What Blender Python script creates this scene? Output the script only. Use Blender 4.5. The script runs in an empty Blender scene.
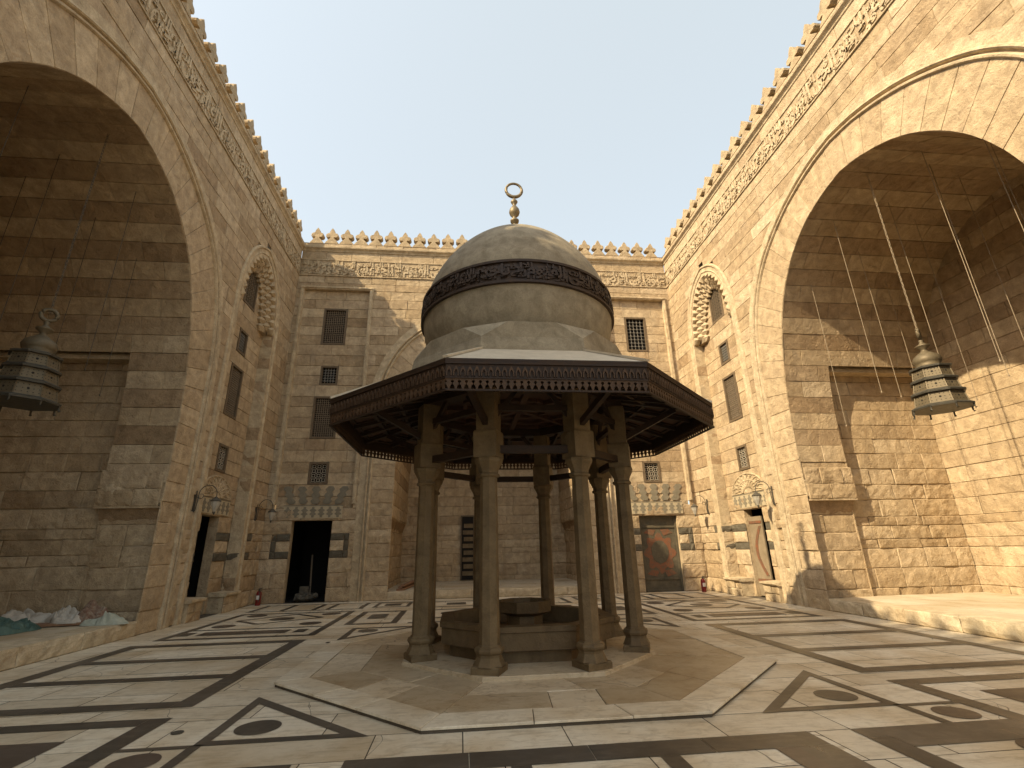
import bpy, math, random
from mathutils import Vector, Matrix, noise
from math import sin, cos, pi, radians, ceil, atan2, sqrt
rnd = random.Random(7)
C = bpy.context.scene.collection
XL, XR, XC, YB, YC, YF = -6.81, 8.99, 1.09, 18.08, 8.43, -0.9
FX, FY = 1.06, 8.63
SUN = Vector((7.93, 3.85, -7.3)).normalized()

# ------------------------------------------------------------------ materials
def new_mat(name):
    m = bpy.data.materials.new(name); m.use_nodes = True
    nt = m.node_tree; nt.nodes.clear()
    out = nt.nodes.new('ShaderNodeOutputMaterial'); b = nt.nodes.new('ShaderNodeBsdfPrincipled')
    nt.links.new(b.outputs[0], out.inputs[0])
    return m, nt, b
def nd(nt, t, **kw):
    n = nt.nodes.new('ShaderNode' + t)
    for k, v in kw.items(): setattr(n, k, v)
    return n
def put(nt, sock, v):
    if isinstance(v, bpy.types.NodeSocket): nt.links.new(v, sock)
    elif isinstance(v, (tuple, list)) and len(v) == 3 and sock.type == 'RGBA': sock.default_value = (*v, 1)
    else: sock.default_value = v
def mix(nt, f, a, b, mode='MIX'):
    n = nd(nt, 'Mix', data_type='RGBA', blend_type=mode)
    put(nt, n.inputs[0], f); put(nt, n.inputs[6], a); put(nt, n.inputs[7], b)
    return n.outputs[2]
def mth(nt, op, a, b=0.0, clamp=False):
    n = nd(nt, 'Math', operation=op, use_clamp=clamp); put(nt, n.inputs[0], a); put(nt, n.inputs[1], b)
    return n.outputs[0]
def rng(nt, v, a, b, c, d):
    n = nd(nt, 'MapRange'); put(nt, n.inputs[0], v)
    for i, x in enumerate((a, b, c, d)): n.inputs[i+1].default_value = x
    return n.outputs[0]
def coords(nt, scale=(1, 1, 1), kind='Object', rand=False):
    t = nd(nt, 'TexCoord'); o = t.outputs[kind]
    mp = nd(nt, 'Mapping'); nt.links.new(o, mp.inputs[0]); mp.inputs[3].default_value = scale
    if rand:
        oi = nd(nt, 'ObjectInfo'); v = nd(nt, 'VectorMath', operation='SCALE'); v.inputs[0].default_value = (37, 91, 53)
        nt.links.new(oi.outputs['Random'], v.inputs['Scale']); nt.links.new(v.outputs[0], mp.inputs[1])
    return mp.outputs[0]
def noi(nt, vec, scale, detail=4, rough=.55, dist=0):
    n = nd(nt, 'TexNoise'); nt.links.new(vec, n.inputs['Vector']); n.inputs['Scale'].default_value = scale
    n.inputs['Detail'].default_value = detail; n.inputs['Roughness'].default_value = rough; n.inputs['Distortion'].default_value = dist
    return n.outputs['Fac']
def bump(nt, b, h, strength=.5, dist=.02):
    n = nd(nt, 'Bump'); n.inputs['Strength'].default_value = strength; n.inputs['Distance'].default_value = dist
    nt.links.new(h, n.inputs['Height']); nt.links.new(n.outputs[0], b.inputs['Normal'])

def stone_mat(name, ca, cb, cc, spots=.5, rough=.9, bstr=.85, bd=.04, dirt=(.30, .24, .17), rand=False):
    m, nt, b = new_mat(name)
    at = nd(nt, 'Attribute', attribute_name='tone'); sp = nd(nt, 'SeparateColor'); nt.links.new(at.outputs['Color'], sp.inputs[0])
    v = coords(nt, rand=rand)
    n1 = noi(nt, v, .55, 5, .6); n2 = noi(nt, v, 4.5, 6, .62, .4); n3 = noi(nt, v, 42, 4, .6); n4 = noi(nt, v, 1.7, 7, .7, .8)
    col = mix(nt, sp.outputs[0], ca, cb)
    col = mix(nt, rng(nt, n1, .42, .7, 0, .7), col, cc)
    col = mix(nt, 1.0, col, mix(nt, rng(nt, n2, .25, .75, 0, 1), (.66, .63, .60), (1.28, 1.27, 1.25)), 'MULTIPLY')
    col = mix(nt, .55, col, mix(nt, n3, (.45, .45, .45), (1.5, 1.5, 1.5)), 'MULTIPLY')
    n5 = noi(nt, coords(nt, (2.2, 2.2, .22), rand=rand), 1.3, 5, .65, .3)
    col = mix(nt, rng(nt, n5, .52, .74, 0, .45), col, mix(nt, 1.0, col, (.66, .60, .52), 'MULTIPLY'))
    col = mix(nt, rng(nt, n4, .56, .72, 0, spots), col, dirt)
    col = mix(nt, sp.outputs[1], col, mix(nt, 1.0, col, (.60, .52, .46), 'MULTIPLY'))
    col = mix(nt, sp.outputs[2], col, mix(nt, n2, (.070, .062, .046), (.125, .11, .08)))
    put(nt, b.inputs['Base Color'], col); b.inputs['Roughness'].default_value = rough
    b.inputs['Specular IOR Level'].default_value = .2
    vo = nd(nt, 'TexVoronoi'); nt.links.new(v, vo.inputs['Vector']); vo.inputs['Scale'].default_value = 9
    h = mth(nt, 'ADD', mth(nt, 'MULTIPLY', n2, 1.1), mth(nt, 'MULTIPLY', n3, .35))
    h = mth(nt, 'ADD', h, mth(nt, 'MULTIPLY', rng(nt, vo.outputs['Distance'], 0, .35, 0, 1), .25))
    bump(nt, b, h, bstr, bd)
    return m
M = {}
M['stone'] = stone_mat('sandstone', (.37, .28, .172), (.50, .40, .268), (.45, .335, .2))
M['ring'] = stone_mat('voussoir_stone', (.42, .325, .205), (.50, .395, .26), (.46, .35, .215), spots=.3)
M['carved'] = stone_mat('carved_stone', (.43, .34, .22), (.50, .405, .27), (.46, .36, .225), spots=.3)
M['merlon'] = stone_mat('merlon_stone', (.34, .265, .165), (.42, .33, .21), (.40, .30, .18), rand=True)
M['fstone'] = stone_mat('fountain_stone', (.135, .098, .052), (.205, .152, .085), (.17, .115, .058), spots=.6, rough=.6, dirt=(.12, .09, .06), bstr=.35)  # base colour darkened to carry the shade of the left-out front wall
M['dome'] = stone_mat('dome_plaster', (.225, .192, .135), (.33, .29, .21), (.22, .185, .13), spots=.3, rough=.85, dirt=(.20, .165, .115), bstr=.3, bd=.015)
M['kerb'] = stone_mat('kerb_stone', (.48, .40, .27), (.56, .48, .34), (.5, .39, .25), spots=.35, rough=.6, bstr=.4)

def marble_mat(name, ca, cb, dark, rough=.38, vein=.35, grain=1.):
    m, nt, b = new_mat(name)
    at = nd(nt, 'Attribute', attribute_name='tone'); sp = nd(nt, 'SeparateColor'); nt.links.new(at.outputs['Color'], sp.inputs[0])
    v = coords(nt, (1, 5, 1)); v2 = coords(nt)
    nv = noi(nt, v, 2.2, 8, .7, 1.2); nb = noi(nt, v2, .8, 5, .6); ng = noi(nt, v2, 7, 8, .72, .6); ns = noi(nt, v2, 60, 3, .6)
    col = mix(nt, sp.outputs[0], ca, cb)
    col = mix(nt, rng(nt, nv, .5, .68, 0, vein), col, dark)
    col = mix(nt, rng(nt, ng, .50, .74, 0, .75*grain), col, mix(nt, .5, dark, ca))
    col = mix(nt, rng(nt, nb, .42, .64, 0, .75), col, mix(nt, 1., col, (.72, .61, .46), 'MULTIPLY'))
    cr = nd(nt, 'TexVoronoi', feature='DISTANCE_TO_EDGE'); nt.links.new(v2, cr.inputs['Vector']); cr.inputs['Scale'].default_value = .75
    wob = nd(nt, 'VectorMath', operation='ADD'); nz = nd(nt, 'TexNoise'); nt.links.new(v2, nz.inputs['Vector']); nz.inputs['Scale'].default_value = .9
    nt.links.new(v2, wob.inputs[0]); nt.links.new(nz.outputs['Color'], wob.inputs[1]); nt.links.new(wob.outputs[0], cr.inputs['Vector'])
    crack = mth(nt, 'MULTIPLY', rng(nt, cr.outputs['Distance'], .001, .0045, .8, 0), sp.outputs[1])
    col = mix(nt, crack, col, (.05, .04, .03))
    put(nt, b.inputs['Base Color'], col)
    put(nt, b.inputs['Roughness'], rng(nt, mth(nt, 'ADD', mth(nt, 'MULTIPLY', nb, .6), mth(nt, 'MULTIPLY', ng, .4)), .3, .7, rough-.1, rough+.22))
    b.inputs['Specular IOR Level'].default_value = .45
    bump(nt, b, mth(nt, 'ADD', mth(nt, 'MULTIPLY', ng, .8), mth(nt, 'MULTIPLY', ns, .15)), .18, .01)
    return m
M['marble'] = marble_mat('white_marble', (.60, .51, .365), (.80, .72, .56), (.32, .25, .155), vein=.6)
M['terrace'] = marble_mat('worn_marble', (.40, .31, .19), (.74, .64, .47), (.28, .20, .115), grain=1.5)
M['slate'] = marble_mat('dark_marble', (.048, .043, .036), (.09, .078, .062), (.17, .145, .11), rough=.33, vein=.5)
M['redmarble'] = marble_mat('brown_marble', (.06, .047, .038), (.09, .068, .052), (.2, .16, .12), rough=.35)
M['grout'] = marble_mat('joint_mortar', (.09, .07, .05), (.12, .1, .07), (.06, .05, .04), rough=.8)
M['ifloor'] = marble_mat('pale_paving', (.48, .41, .29), (.58, .51, .38), (.4, .3, .2), rough=.55)

def plain_mat(name, ca, cb, scale=6, rough=.6, metal=0, bstr=.2, stretch=(1, 1, 1), spec=.3, bd=.01):
    m, nt, b = new_mat(name); v = coords(nt, stretch); n = noi(nt, v, scale, 6, .65, .5); n2 = noi(nt, v, scale*7, 3)
    col = mix(nt, rng(nt, n, .3, .7, 0, 1), ca, cb); col = mix(nt, .4, col, mix(nt, n2, (.6, .6, .6), (1.4, 1.4, 1.4)), 'MULTIPLY')
    put(nt, b.inputs['Base Color'], col); put(nt, b.inputs['Roughness'], rng(nt, n, .3, .7, rough-.08, min(1, rough+.12)))
    b.inputs['Metallic'].default_value = metal; b.inputs['Specular IOR Level'].default_value = spec
    bump(nt, b, mth(nt, 'ADD', n, mth(nt, 'MULTIPLY', n2, .3)), bstr, bd)
    return m
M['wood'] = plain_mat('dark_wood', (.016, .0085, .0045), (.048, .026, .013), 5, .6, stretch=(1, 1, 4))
M['woodred'] = plain_mat('painted_wood', (.045, .02, .012), (.085, .045, .025), 6, .65)
M['fretwood'] = plain_mat('fretwork_wood', (.045, .025, .013), (.095, .055, .03), 7, .65)
M['woodband'] = plain_mat('carved_band_wood', (.022, .013, .009), (.055, .035, .023), 8, .6)
M['lattice'] = plain_mat('lattice_wood', (.15, .11, .07), (.23, .175, .115), 9, .7)
M['frame'] = plain_mat('window_frame_wood', (.10, .07, .04), (.16, .115, .07), 9, .7)
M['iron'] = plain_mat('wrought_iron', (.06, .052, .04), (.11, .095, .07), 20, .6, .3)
M['grille'] = plain_mat('old_iron_grille', (.13, .12, .10), (.2, .18, .15), 20, .65, .2)
M['stucco'] = plain_mat('stucco_grille', (.32, .27, .2), (.42, .36, .27), 12, .8)
M['dark'] = plain_mat('painted_shade_black', (.012, .010, .008), (.02, .016, .012), 4, .9)  # near-black colour stands in for unlit depth inside openings
M['bronze'] = plain_mat('aged_bronze', (.16, .125, .075), (.24, .19, .115), 12, .5, .45)
M['lantern'] = plain_mat('tarnished_brass', (.10, .077, .045), (.165, .13, .078), 14, .55, .35)
M['lanternrim'] = plain_mat('dark_lantern_rim', (.05, .045, .035), (.09, .08, .06), 14, .5, .35)
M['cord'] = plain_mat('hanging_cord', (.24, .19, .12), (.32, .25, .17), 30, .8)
M['roofing'] = plain_mat('pale_roof_sheet', (.42, .36, .265), (.56, .49, .375), 4, .75, stretch=(1, 1, 1))
M['glass'] = plain_mat('frosted_lamp_glass', (.34, .31, .25), (.42, .38, .31), 10, .35)
M['red'] = plain_mat('red_enamel', (.15, .014, .012), (.2, .02, .015), 8, .4)
M['white'] = plain_mat('white_label', (.6, .58, .52), (.7, .68, .62), 8, .5)
M['greystone'] = plain_mat('grey_inlay_stone', (.16, .138, .095), (.24, .205, .145), 7, .75, bstr=.4)
M['palestone'] = plain_mat('pale_inlay_stone', (.38, .31, .2), (.46, .38, .25), 7, .8, bstr=.4)
M['doorgreen'] = plain_mat('faded_green_door_paint', (.06, .052, .034), (.13, .105, .066), 4, .7)
M['dooror'] = plain_mat('faded_orange_door_paint', (.22, .072, .03), (.11, .085, .055), 9, .7)
M['doorpale'] = plain_mat('faded_pale_door_paint', (.19, .145, .09), (.27, .21, .135), 5, .7)
M['plank'] = plain_mat('timber_plank', (.22, .12, .07), (.32, .19, .11), 6, .7, stretch=(3, 1, 3))
M['tarp'] = plain_mat('green_tarpaulin', (.04, .085, .068), (.10, .155, .125), 5, .6)
M['sheet'] = plain_mat('dusty_white_cloth', (.36, .32, .26), (.54, .49, .41), 5, .85)
M['rug'] = plain_mat('patterned_brown_cloth', (.30, .24, .17), (.16, .065, .04), 16, .9)
M['sage'] = plain_mat('pale_green_cloth', (.30, .31, .24), (.42, .42, .33), 6, .85)
M['rubble'] = plain_mat('grey_clutter', (.05, .044, .034), (.14, .118, .085), 8, .8)
M['earth'] = plain_mat('city_ground', (.22, .18, .13), (.3, .25, .18), .3, .95)

# ------------------------------------------------------------------ mesh building
class MB:
    def __init__(s): s.v = []; s.f = []; s.mi = []; s.t = []
    def face(s, pts, mi=0, tone=(.5, 0, 0)):
        i = len(s.v); s.v += [Vector(p) for p in pts]; s.f.append(list(range(i, i+len(pts)))); s.mi.append(mi); s.t.append(tone)
    def add(s, vs, fs, mi=0, tone=(.5, 0, 0)):
        i = len(s.v); s.v += [Vector(p) for p in vs]
        for f in fs: s.f.append([i+k for k in f]); s.mi.append(mi); s.t.append(tone)
    def hexa(s, p, mi=0, tone=(.5, 0, 0)):      # 8 points: bottom 4, top 4
        s.add(p, [(0, 3, 2, 1), (4, 5, 6, 7), (0, 1, 5, 4), (1, 2, 6, 5), (2, 3, 7, 6), (3, 0, 4, 7)], mi, tone)
    def box(s, a, b, mi=0, tone=(.5, 0, 0)):
        x0, y0, z0 = a; x1, y1, z1 = b
        s.hexa([(x0, y0, z0), (x1, y0, z0), (x1, y1, z0), (x0, y1, z0), (x0, y0, z1), (x1, y0, z1), (x1, y1, z1), (x0, y1, z1)], mi, tone)
    def beam(s, a, b, w, h, mi=0, up=(0, 0, 1)):
        a = Vector(a); b = Vector(b); d = (b-a).normalized(); x = d.cross(Vector(up)); x = x.normalized() if x.length > 1e-4 else Vector((1, 0, 0))
        z = x.cross(d).normalized(); x *= w/2; z *= h/2
        s.hexa([a-x-z, a+x-z, b+x-z, b-x-z, a-x+z, a+x+z, b+x+z, b-x+z], mi)
    def tube(s, pts, r, n=8, mi=0, closed=False):
        pts = [Vector(p) for p in pts]; rings = []; L = len(pts)
        for i, p in enumerate(pts):
            q0 = pts[(i-1) % L] if (closed or i) else p; q1 = pts[(i+1) % L] if (closed or i < L-1) else p
            d = (q1-q0).normalized(); up = Vector((0, 0, 1)) if abs(d.z) < .9 else Vector((0, 1, 0))
            x = d.cross(up).normalized(); y = x.cross(d)
            rr = r[i] if isinstance(r, (list, tuple)) else r
            rings.append([p + x*rr*cos(2*pi*k/n) + y*rr*sin(2*pi*k/n) for k in range(n)])
        vs = [q for rg in rings for q in rg]; fs = []
        for i in range(L if closed else L-1):
            j = (i+1) % L
            for k in range(n): fs.append((i*n+k, i*n+(k+1) % n, j*n+(k+1) % n, j*n+k))
        if not closed: fs += [tuple(range(n))[::-1], tuple((L-1)*n+k for k in range(n))]
        s.add(vs, fs, mi)
    def lathe(s, prof, c, n=8, rot=0., mi=0, tone=(.5, 0, 0), cap0=True, cap1=True):
        vs = []; fs = []
        for r, z in prof: vs += [(c[0]+r*cos(rot+2*pi*k/n), c[1]+r*sin(rot+2*pi*k/n), c[2]+z) for k in range(n)]
        for i in range(len(prof)-1):
            for k in range(n): fs.append((i*n+k, i*n+(k+1) % n, (i+1)*n+(k+1) % n, (i+1)*n+k))
        if cap0: fs.append(tuple(range(n))[::-1])
        if cap1: fs.append(tuple((len(prof)-1)*n+k for k in range(n)))
        s.add(vs, fs, mi, tone)
    def prism(s, poly, z0, z1, mi=0, tone=(.5, 0, 0)):
        n = len(poly)
        s.add([(x, y, z0) for x, y in poly]+[(x, y, z1) for x, y in poly],
              [tuple(range(n))[::-1], tuple(range(n, 2*n))]+[(k, (k+1) % n, n+(k+1) % n, n+k) for k in range(n)], mi, tone)
    def build(s, name, mats, parent=None, smooth=False):
        if not isinstance(mats, (list, tuple)): mats = [mats]
        off = Vector(parent_loc(parent)) if parent else Vector((0, 0, 0))
        me = bpy.data.meshes.new(name); me.from_pydata([tuple(v-off) for v in s.v], [], s.f)
        for m in mats: me.materials.append(M[m])
        me.polygons.foreach_set('material_index', s.mi)
        at = me.color_attributes.new('tone', 'FLOAT_COLOR', 'CORNER'); buf = []
        for f, t in zip(s.f, s.t): buf += [t[0], t[1], t[2], 1.0]*len(f)
        at.data.foreach_set('color', buf)
        if smooth: me.polygons.foreach_set('use_smooth', [True]*len(s.f))
        me.update()
        o = bpy.data.objects.new(name, me); C.objects.link(o)
        if parent: o.parent = parent
        return o
def parent_loc(p):
    v = Vector((0, 0, 0))
    while p is not None: v = v+p.location; p = p.parent
    return v
def thing(name, label, cat, loc, group=None):
    o = bpy.data.objects.new(name, None); C.objects.link(o); o.location = loc; o.empty_display_size = .2
    o['label'] = label; o['category'] = cat
    if group: o['group'] = group
    return o
def tag(o, label, cat, group=None):
    o['label'] = label; o['category'] = cat
    if group: o['group'] = group
    return o
def recenter(o, loc):      # give a finished top-level mesh its own base point
    d = Vector(loc); o.data.transform(Matrix.Translation(-d)); o.location = d; return o
def struct(o): o['kind'] = 'structure'; return o
def copy_tree(o, parent=None):
    c = o.copy(); C.objects.link(c); c.parent = parent
    for ch in list(o.children): copy_tree(ch, c)
    return c

# ------------------------------------------------------------------ masonry
def nz(p, s): return noise.noise(Vector(p)*s)
def block(mb, u0, u1, v0, v1, mapf, d=0., bev=.009, jit=.008, amp=.005, mi=0, tone=(.5, 0, 0), cell=.3):
    d += rnd.uniform(-jit, jit)
    nu = max(1, ceil((u1-u0)/cell)); nv = max(1, ceil((v1-v0)/cell)); sd = rnd.uniform(0, 60)
    def ins(u, v):
        if min(u-u0, u1-u, v-v0, v1-v) > 1e-6: return u, v
        k = bev*(1+.8*nz((u*1.3+sd, v*1.3, 0), 4)); k = max(.003, k)
        return min(max(u, u0+min(k, (u1-u0)*.4)), u1-min(k, (u1-u0)*.4)), min(max(v, v0+min(k, (v1-v0)*.4)), v1-min(k, (v1-v0)*.4))
    vs = []; fs = []
    for j in range(nv+1):
        for i in range(nu+1):
            u = u0+(u1-u0)*i/nu; v = v0+(v1-v0)*j/nv; a, b = ins(u, v)
            edge = (i in (0, nu)) or (j in (0, nv))
            dd = d+amp*nz((u+sd, v, sd), 3.1)+amp*.7*nz((u+sd, v, 0), 7)+amp*.5*nz((u, v+sd, 0), 15)-(amp*.5 if edge else 0)
            vs.append(mapf(a, b, dd))
    W = nu+1
    for j in range(nv):
        for i in range(nu): fs.append((j*W+i, j*W+i+1, (j+1)*W+i+1, (j+1)*W+i))
    per = [(i, 0) for i in range(nu)]+[(nu, j) for j in range(nv)]+[(i, nv) for i in range(nu, 0, -1)]+[(0, j) for j in range(nv, 0, -1)]
    b0 = len(vs)
    for i, j in per: vs.append(mapf(u0+(u1-u0)*i/nu, v0+(v1-v0)*j/nv, d-.03))
    n = len(per)
    for k in range(n):
        i, j = per[k]; i2, j2 = per[(k+1) % n]
        fs.append((b0+k, b0+(k+1) % n, j2*W+i2, j*W+i))
    mb.add(vs, fs, mi, tone)
def sub_iv(ivs, a, b):
    out = []
    for x0, x1 in ivs:
        if b <= x0 or a >= x1: out.append((x0, x1)); continue
        if a > x0: out.append((x0, a))
        if b < x1: out.append((b, x1))
    return [q for q in out if q[1]-q[0] > .01]
def courses(mb, rows, ivf, mapf, lens=(.7, 1.5), tonef=None, wear=None, mi=0, **kw):
    for r, (v0, v1) in enumerate(rows):
        for a, b in ivf(v0, v1):
            mb.face([mapf(a, v0, -.045), mapf(b, v0, -.045), mapf(b, v1, -.045), mapf(a, v1, -.045)], mi, (.3, .8, 0))
            u = a+0.
            first = True
            while u < b-1e-4:
                l = rnd.uniform(*lens)*(.55 if first and r % 2 else 1); first = False
                e = u+l
                if b-e < lens[0]*.5: e = b
                um, vm = (u+e)/2, (v0+v1)/2
                k = dict(kw); w = wear(um, vm) if wear else 0.
                if w > 0: k['amp'] = .005+.017*w; k['jit'] = .008+.016*w; k['bev'] = .009+.015*w; k['cell'] = min(k.get('cell', .3), .3-.17*w)
                block(mb, u, e, v0, v1, mapf, mi=mi, tone=tonef(um, vm, r) if tonef else (rnd.random(), 0, 0), **k)
                u = e
def rowsof(edges): return list(zip(edges[:-1], edges[1:]))
EDGES = [0, .45, .92, 1.40, 1.63, 1.97, 2.20, 2.65, 3.05, 3.48, 3.91, 4.32, 4.72, 5.16, 5.60, 6.01, 6.42, 6.83, 7.24, 7.70, 8.10, 8.50,
         8.95, 9.40, 9.80, 10.2, 10.6, 11.0, 11.4, 11.8, 12.12, 12.44]
# arches: half profiles (distance from the axis, height)
def smooth_path(pts, n=8):
    out = []; P = [pts[0]]+list(pts)+[pts[-1]]
    for i in range(1, len(P)-2):
        p0, p1, p2, p3 = [Vector((*q, 0)) for q in P[i-1:i+3]]
        for k in range(n):
            t = k/n
            q = .5*((2*p1)+(p2-p0)*t+(2*p0-5*p1+4*p2-p3)*t*t+(3*p1-p0-3*p2+p3)*t**3)
            out.append((q.x, q.y))
    out.append(tuple(pts[-1])); return out
IWAN = smooth_path([(3.55, 0), (3.55, 2.4), (3.54, 4.4), (3.49, 5.3), (3.37, 6.2), (3.17, 7.1), (2.87, 7.95), (2.45, 8.67), (1.95, 9.22), (1.45, 9.59), (.95, 9.83), (.45, 9.98), (0, 10.05)])
NICHE = smooth_path([(1.375, 0), (1.375, 4), (1.375, 8.6), (1.36, 9.3), (1.28, 9.85), (1.10, 10.4), (.82, 10.85), (.45, 11.17), (0, 11.35)])
def offset(path, o):
    out = []
    for i, p in enumerate(path):
        a = Vector(path[max(0, i-1)]); b = Vector(path[min(len(path)-1, i+1)]); t = (b-a).normalized()
        n = Vector((t.y, -t.x))
        if i == len(path)-1: n = Vector((0, 1))
        out.append((max(0, p[0]+n.x*o), p[1]+n.y*o))
    out[-1] = (0, out[-1][1])
    return out
EXT = smooth_path([(4.37, 0), (4.37, 2.5), (4.37, 5), (4.35, 6.2), (4.26, 7.15), (4.06, 8.05), (3.70, 8.88), (3.25, 9.5), (2.7, 9.98), (2.0, 10.42), (1.3, 10.72), (.65, 10.90), (0, 10.98)])
def halfw(path, z):
    for (a, b), (c, d) in zip(path[:-1], path[1:]):
        if b <= z <= d and d > b: return a+(c-a)*(z-b)/(d-b)
    return 0.
def resample(path, step):
    L = [0]
    for p, q in zip(path[:-1], path[1:]): L.append(L[-1]+math.dist(p, q))
    n = max(2, round(L[-1]/step)); out = []; i = 0
    for k in range(n+1):
        s = L[-1]*k/n
        while i < len(L)-2 and L[i+1] < s: i += 1
        t = (s-L[i])/max(1e-9, L[i+1]-L[i]); out.append((path[i][0]+(path[i+1][0]-path[i][0])*t, path[i][1]+(path[i+1][1]-path[i][1])*t))
    return out
def full(path, c):   # whole arch outline, first jamb to second jamb
    return [(c-d, z) for d, z in path]+[(c+d, z) for d, z in path[::-1][1:]]
def pathfn(pts):
    L = [0]
    for p, q in zip(pts[:-1], pts[1:]): L.append(L[-1]+math.dist(p, q))
    def f(s):
        s = min(max(s, 0), L[-1]); lo, hi = 0, len(L)-2
        while lo < hi:
            m = (lo+hi+1)//2
            if L[m] <= s: lo = m
            else: hi = m-1
        t = (s-L[lo])/max(1e-9, L[lo+1]-L[lo]); p, q = pts[lo], pts[lo+1]
        T = Vector((q[0]-p[0], q[1]-p[1])).normalized()
        return Vector((p[0]+(q[0]-p[0])*t, p[1]+(q[1]-p[1])*t)), Vector((-T.y, T.x))
    return f, L[-1]
def moulding(mb, path, prof, mapf, mi=0, smoothf=False):
    # sweep prof = [(offset outward, depth)] along an outline path (list of (u, v))
    rings = []
    for i, p in enumerate(path):
        a = Vector(path[max(0, i-1)]); b = Vector(path[min(len(path)-1, i+1)]); t = (b-a).normalized(); n = Vector((-t.y, t.x))
        rings.append([mapf(p[0]+n.x*o, p[1]+n.y*o, d) for o, d in prof])
    k = len(prof); vs = [q for r in rings for q in r]; fs = []
    for i in range(len(path)-1):
        for j in range(k-1): fs.append((i*k+j, i*k+j+1, (i+1)*k+j+1, (i+1)*k+j))
    mb.add(vs, fs, mi, (.6, 0, 0))
def wbox(mb, mapf, u0, u1, v0, v1, d0, d1, mi=0, tone=(.5, 0, 0)):
    mb.hexa([mapf(u0, v0, d0), mapf(u1, v0, d0), mapf(u1, v0, d1), mapf(u0, v0, d1), mapf(u0, v1, d0), mapf(u1, v1, d0), mapf(u1, v1, d1), mapf(u0, v1, d1)], mi, tone)
def wprism(mb, mapf, poly, d0, d1, mi=0, tone=(.5, 0, 0)):
    n = len(poly)
    mb.add([mapf(u, v, d0) for u, v in poly]+[mapf(u, v, d1) for u, v in poly],
           [tuple(range(n)), tuple(range(n, 2*n))]+[(k, (k+1) % n, n+(k+1) % n, n+k) for k in range(n)], mi, tone)

# ------------------------------------------------------------------ Arabic relief lettering
AR = {'ا': (0xFE8D, 2), 'ب': (0xFE8F, 4), 'ة': (0xFE93, 2), 'ت': (0xFE95, 4), 'ج': (0xFE9D, 4), 'ح': (0xFEA1, 4), 'خ': (0xFEA5, 4), 'د': (0xFEA9, 2),
      'ذ': (0xFEAB, 2), 'ر': (0xFEAD, 2), 'س': (0xFEB1, 4), 'ش': (0xFEB5, 4), 'ض': (0xFEBD, 4), 'ع': (0xFEC9, 4), 'ف': (0xFED1, 4), 'ق': (0xFED5, 4),
      'ك': (0xFED9, 4), 'ل': (0xFEDD, 4), 'م': (0xFEE1, 4), 'ن': (0xFEE5, 4), 'ه': (0xFEE9, 4), 'و': (0xFEED, 2), 'ي': (0xFEF1, 4), 'ى': (0xFEEF, 2)}
def shape(txt):
    out = []
    for w in txt.split():
        i = 0; g = []; joined = False
        while i < len(w):
            c = w[i]; nxt = w[i+1] if i+1 < len(w) else None
            if c == 'ل' and nxt == 'ا':
                g.append(0xFEFC if joined else 0xFEFB); joined = False; i += 2; continue
            base, n = AR[c]
            if n == 4 and nxt: g.append(base+(3 if joined else 2)); joined = True
            else: g.append(base+(1 if joined else 0)); joined = False
            i += 1
        out.append(''.join(map(chr, g)))
    return ' '.join(out)[::-1]
VERSE = 'بسم الله الرحمن الرحيم الله لا اله الا هو الحي القيوم لا تاخذه سنة ولا نوم له ما في السموات وما في الارض'
def text_geo(txt, ext):
    cu = bpy.data.curves.new('lettering', 'FONT'); cu.body = txt; cu.size = 1; cu.extrude = ext; cu.resolution_u = 2; cu.offset = .028; cu.space_word = .55
    o = bpy.data.objects.new('lettering', cu); C.objects.link(o); bpy.context.view_layer.update()
    me = bpy.data.meshes.new_from_object(o.evaluated_get(bpy.context.evaluated_depsgraph_get()))
    vs = [v.co.copy() for v in me.vertices]; fs = [tuple(p.vertices) for p in me.polygons]
    bpy.data.objects.remove(o); bpy.data.curves.remove(cu); bpy.data.meshes.remove(me)
    return vs, fs
TV, TF = text_geo(shape(VERSE), .5)
TX0, TX1 = min(v.x for v in TV), max(v.x for v in TV); TY0, TY1 = min(v.y for v in TV), max(v.y for v in TV)
def lettering(mb, s0, s1, v0, v1, fn, xs, depth, mi=0, start=0., y0=None, y1=None):
    # lays the verse from s0 to s1 (repeated); fn(s, v, d) -> point; clipped whole glyph faces
    y0 = TY0 if y0 is None else y0; y1 = TY1 if y1 is None else y1
    L = (TX1-TX0)*xs; s = s0-start
    while s < s1:
        vs = [(s+(v.x-TX0)*xs, v0+(min(max(v.y, y0), y1)-y0)/(y1-y0)*(v1-v0), (v.z+.5)*depth) for v in TV]
        keep = [f for f in TF if all(s0 <= vs[i][0] <= s1 for i in f)]
        ids = sorted({i for f in keep for i in f}); mp = {i: k for k, i in enumerate(ids)}
        mb.add([fn(*vs[i]) for i in ids], [tuple(mp[i] for i in f) for f in keep], mi, (.8, 0, 0))
        s += L+.25*xs

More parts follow.
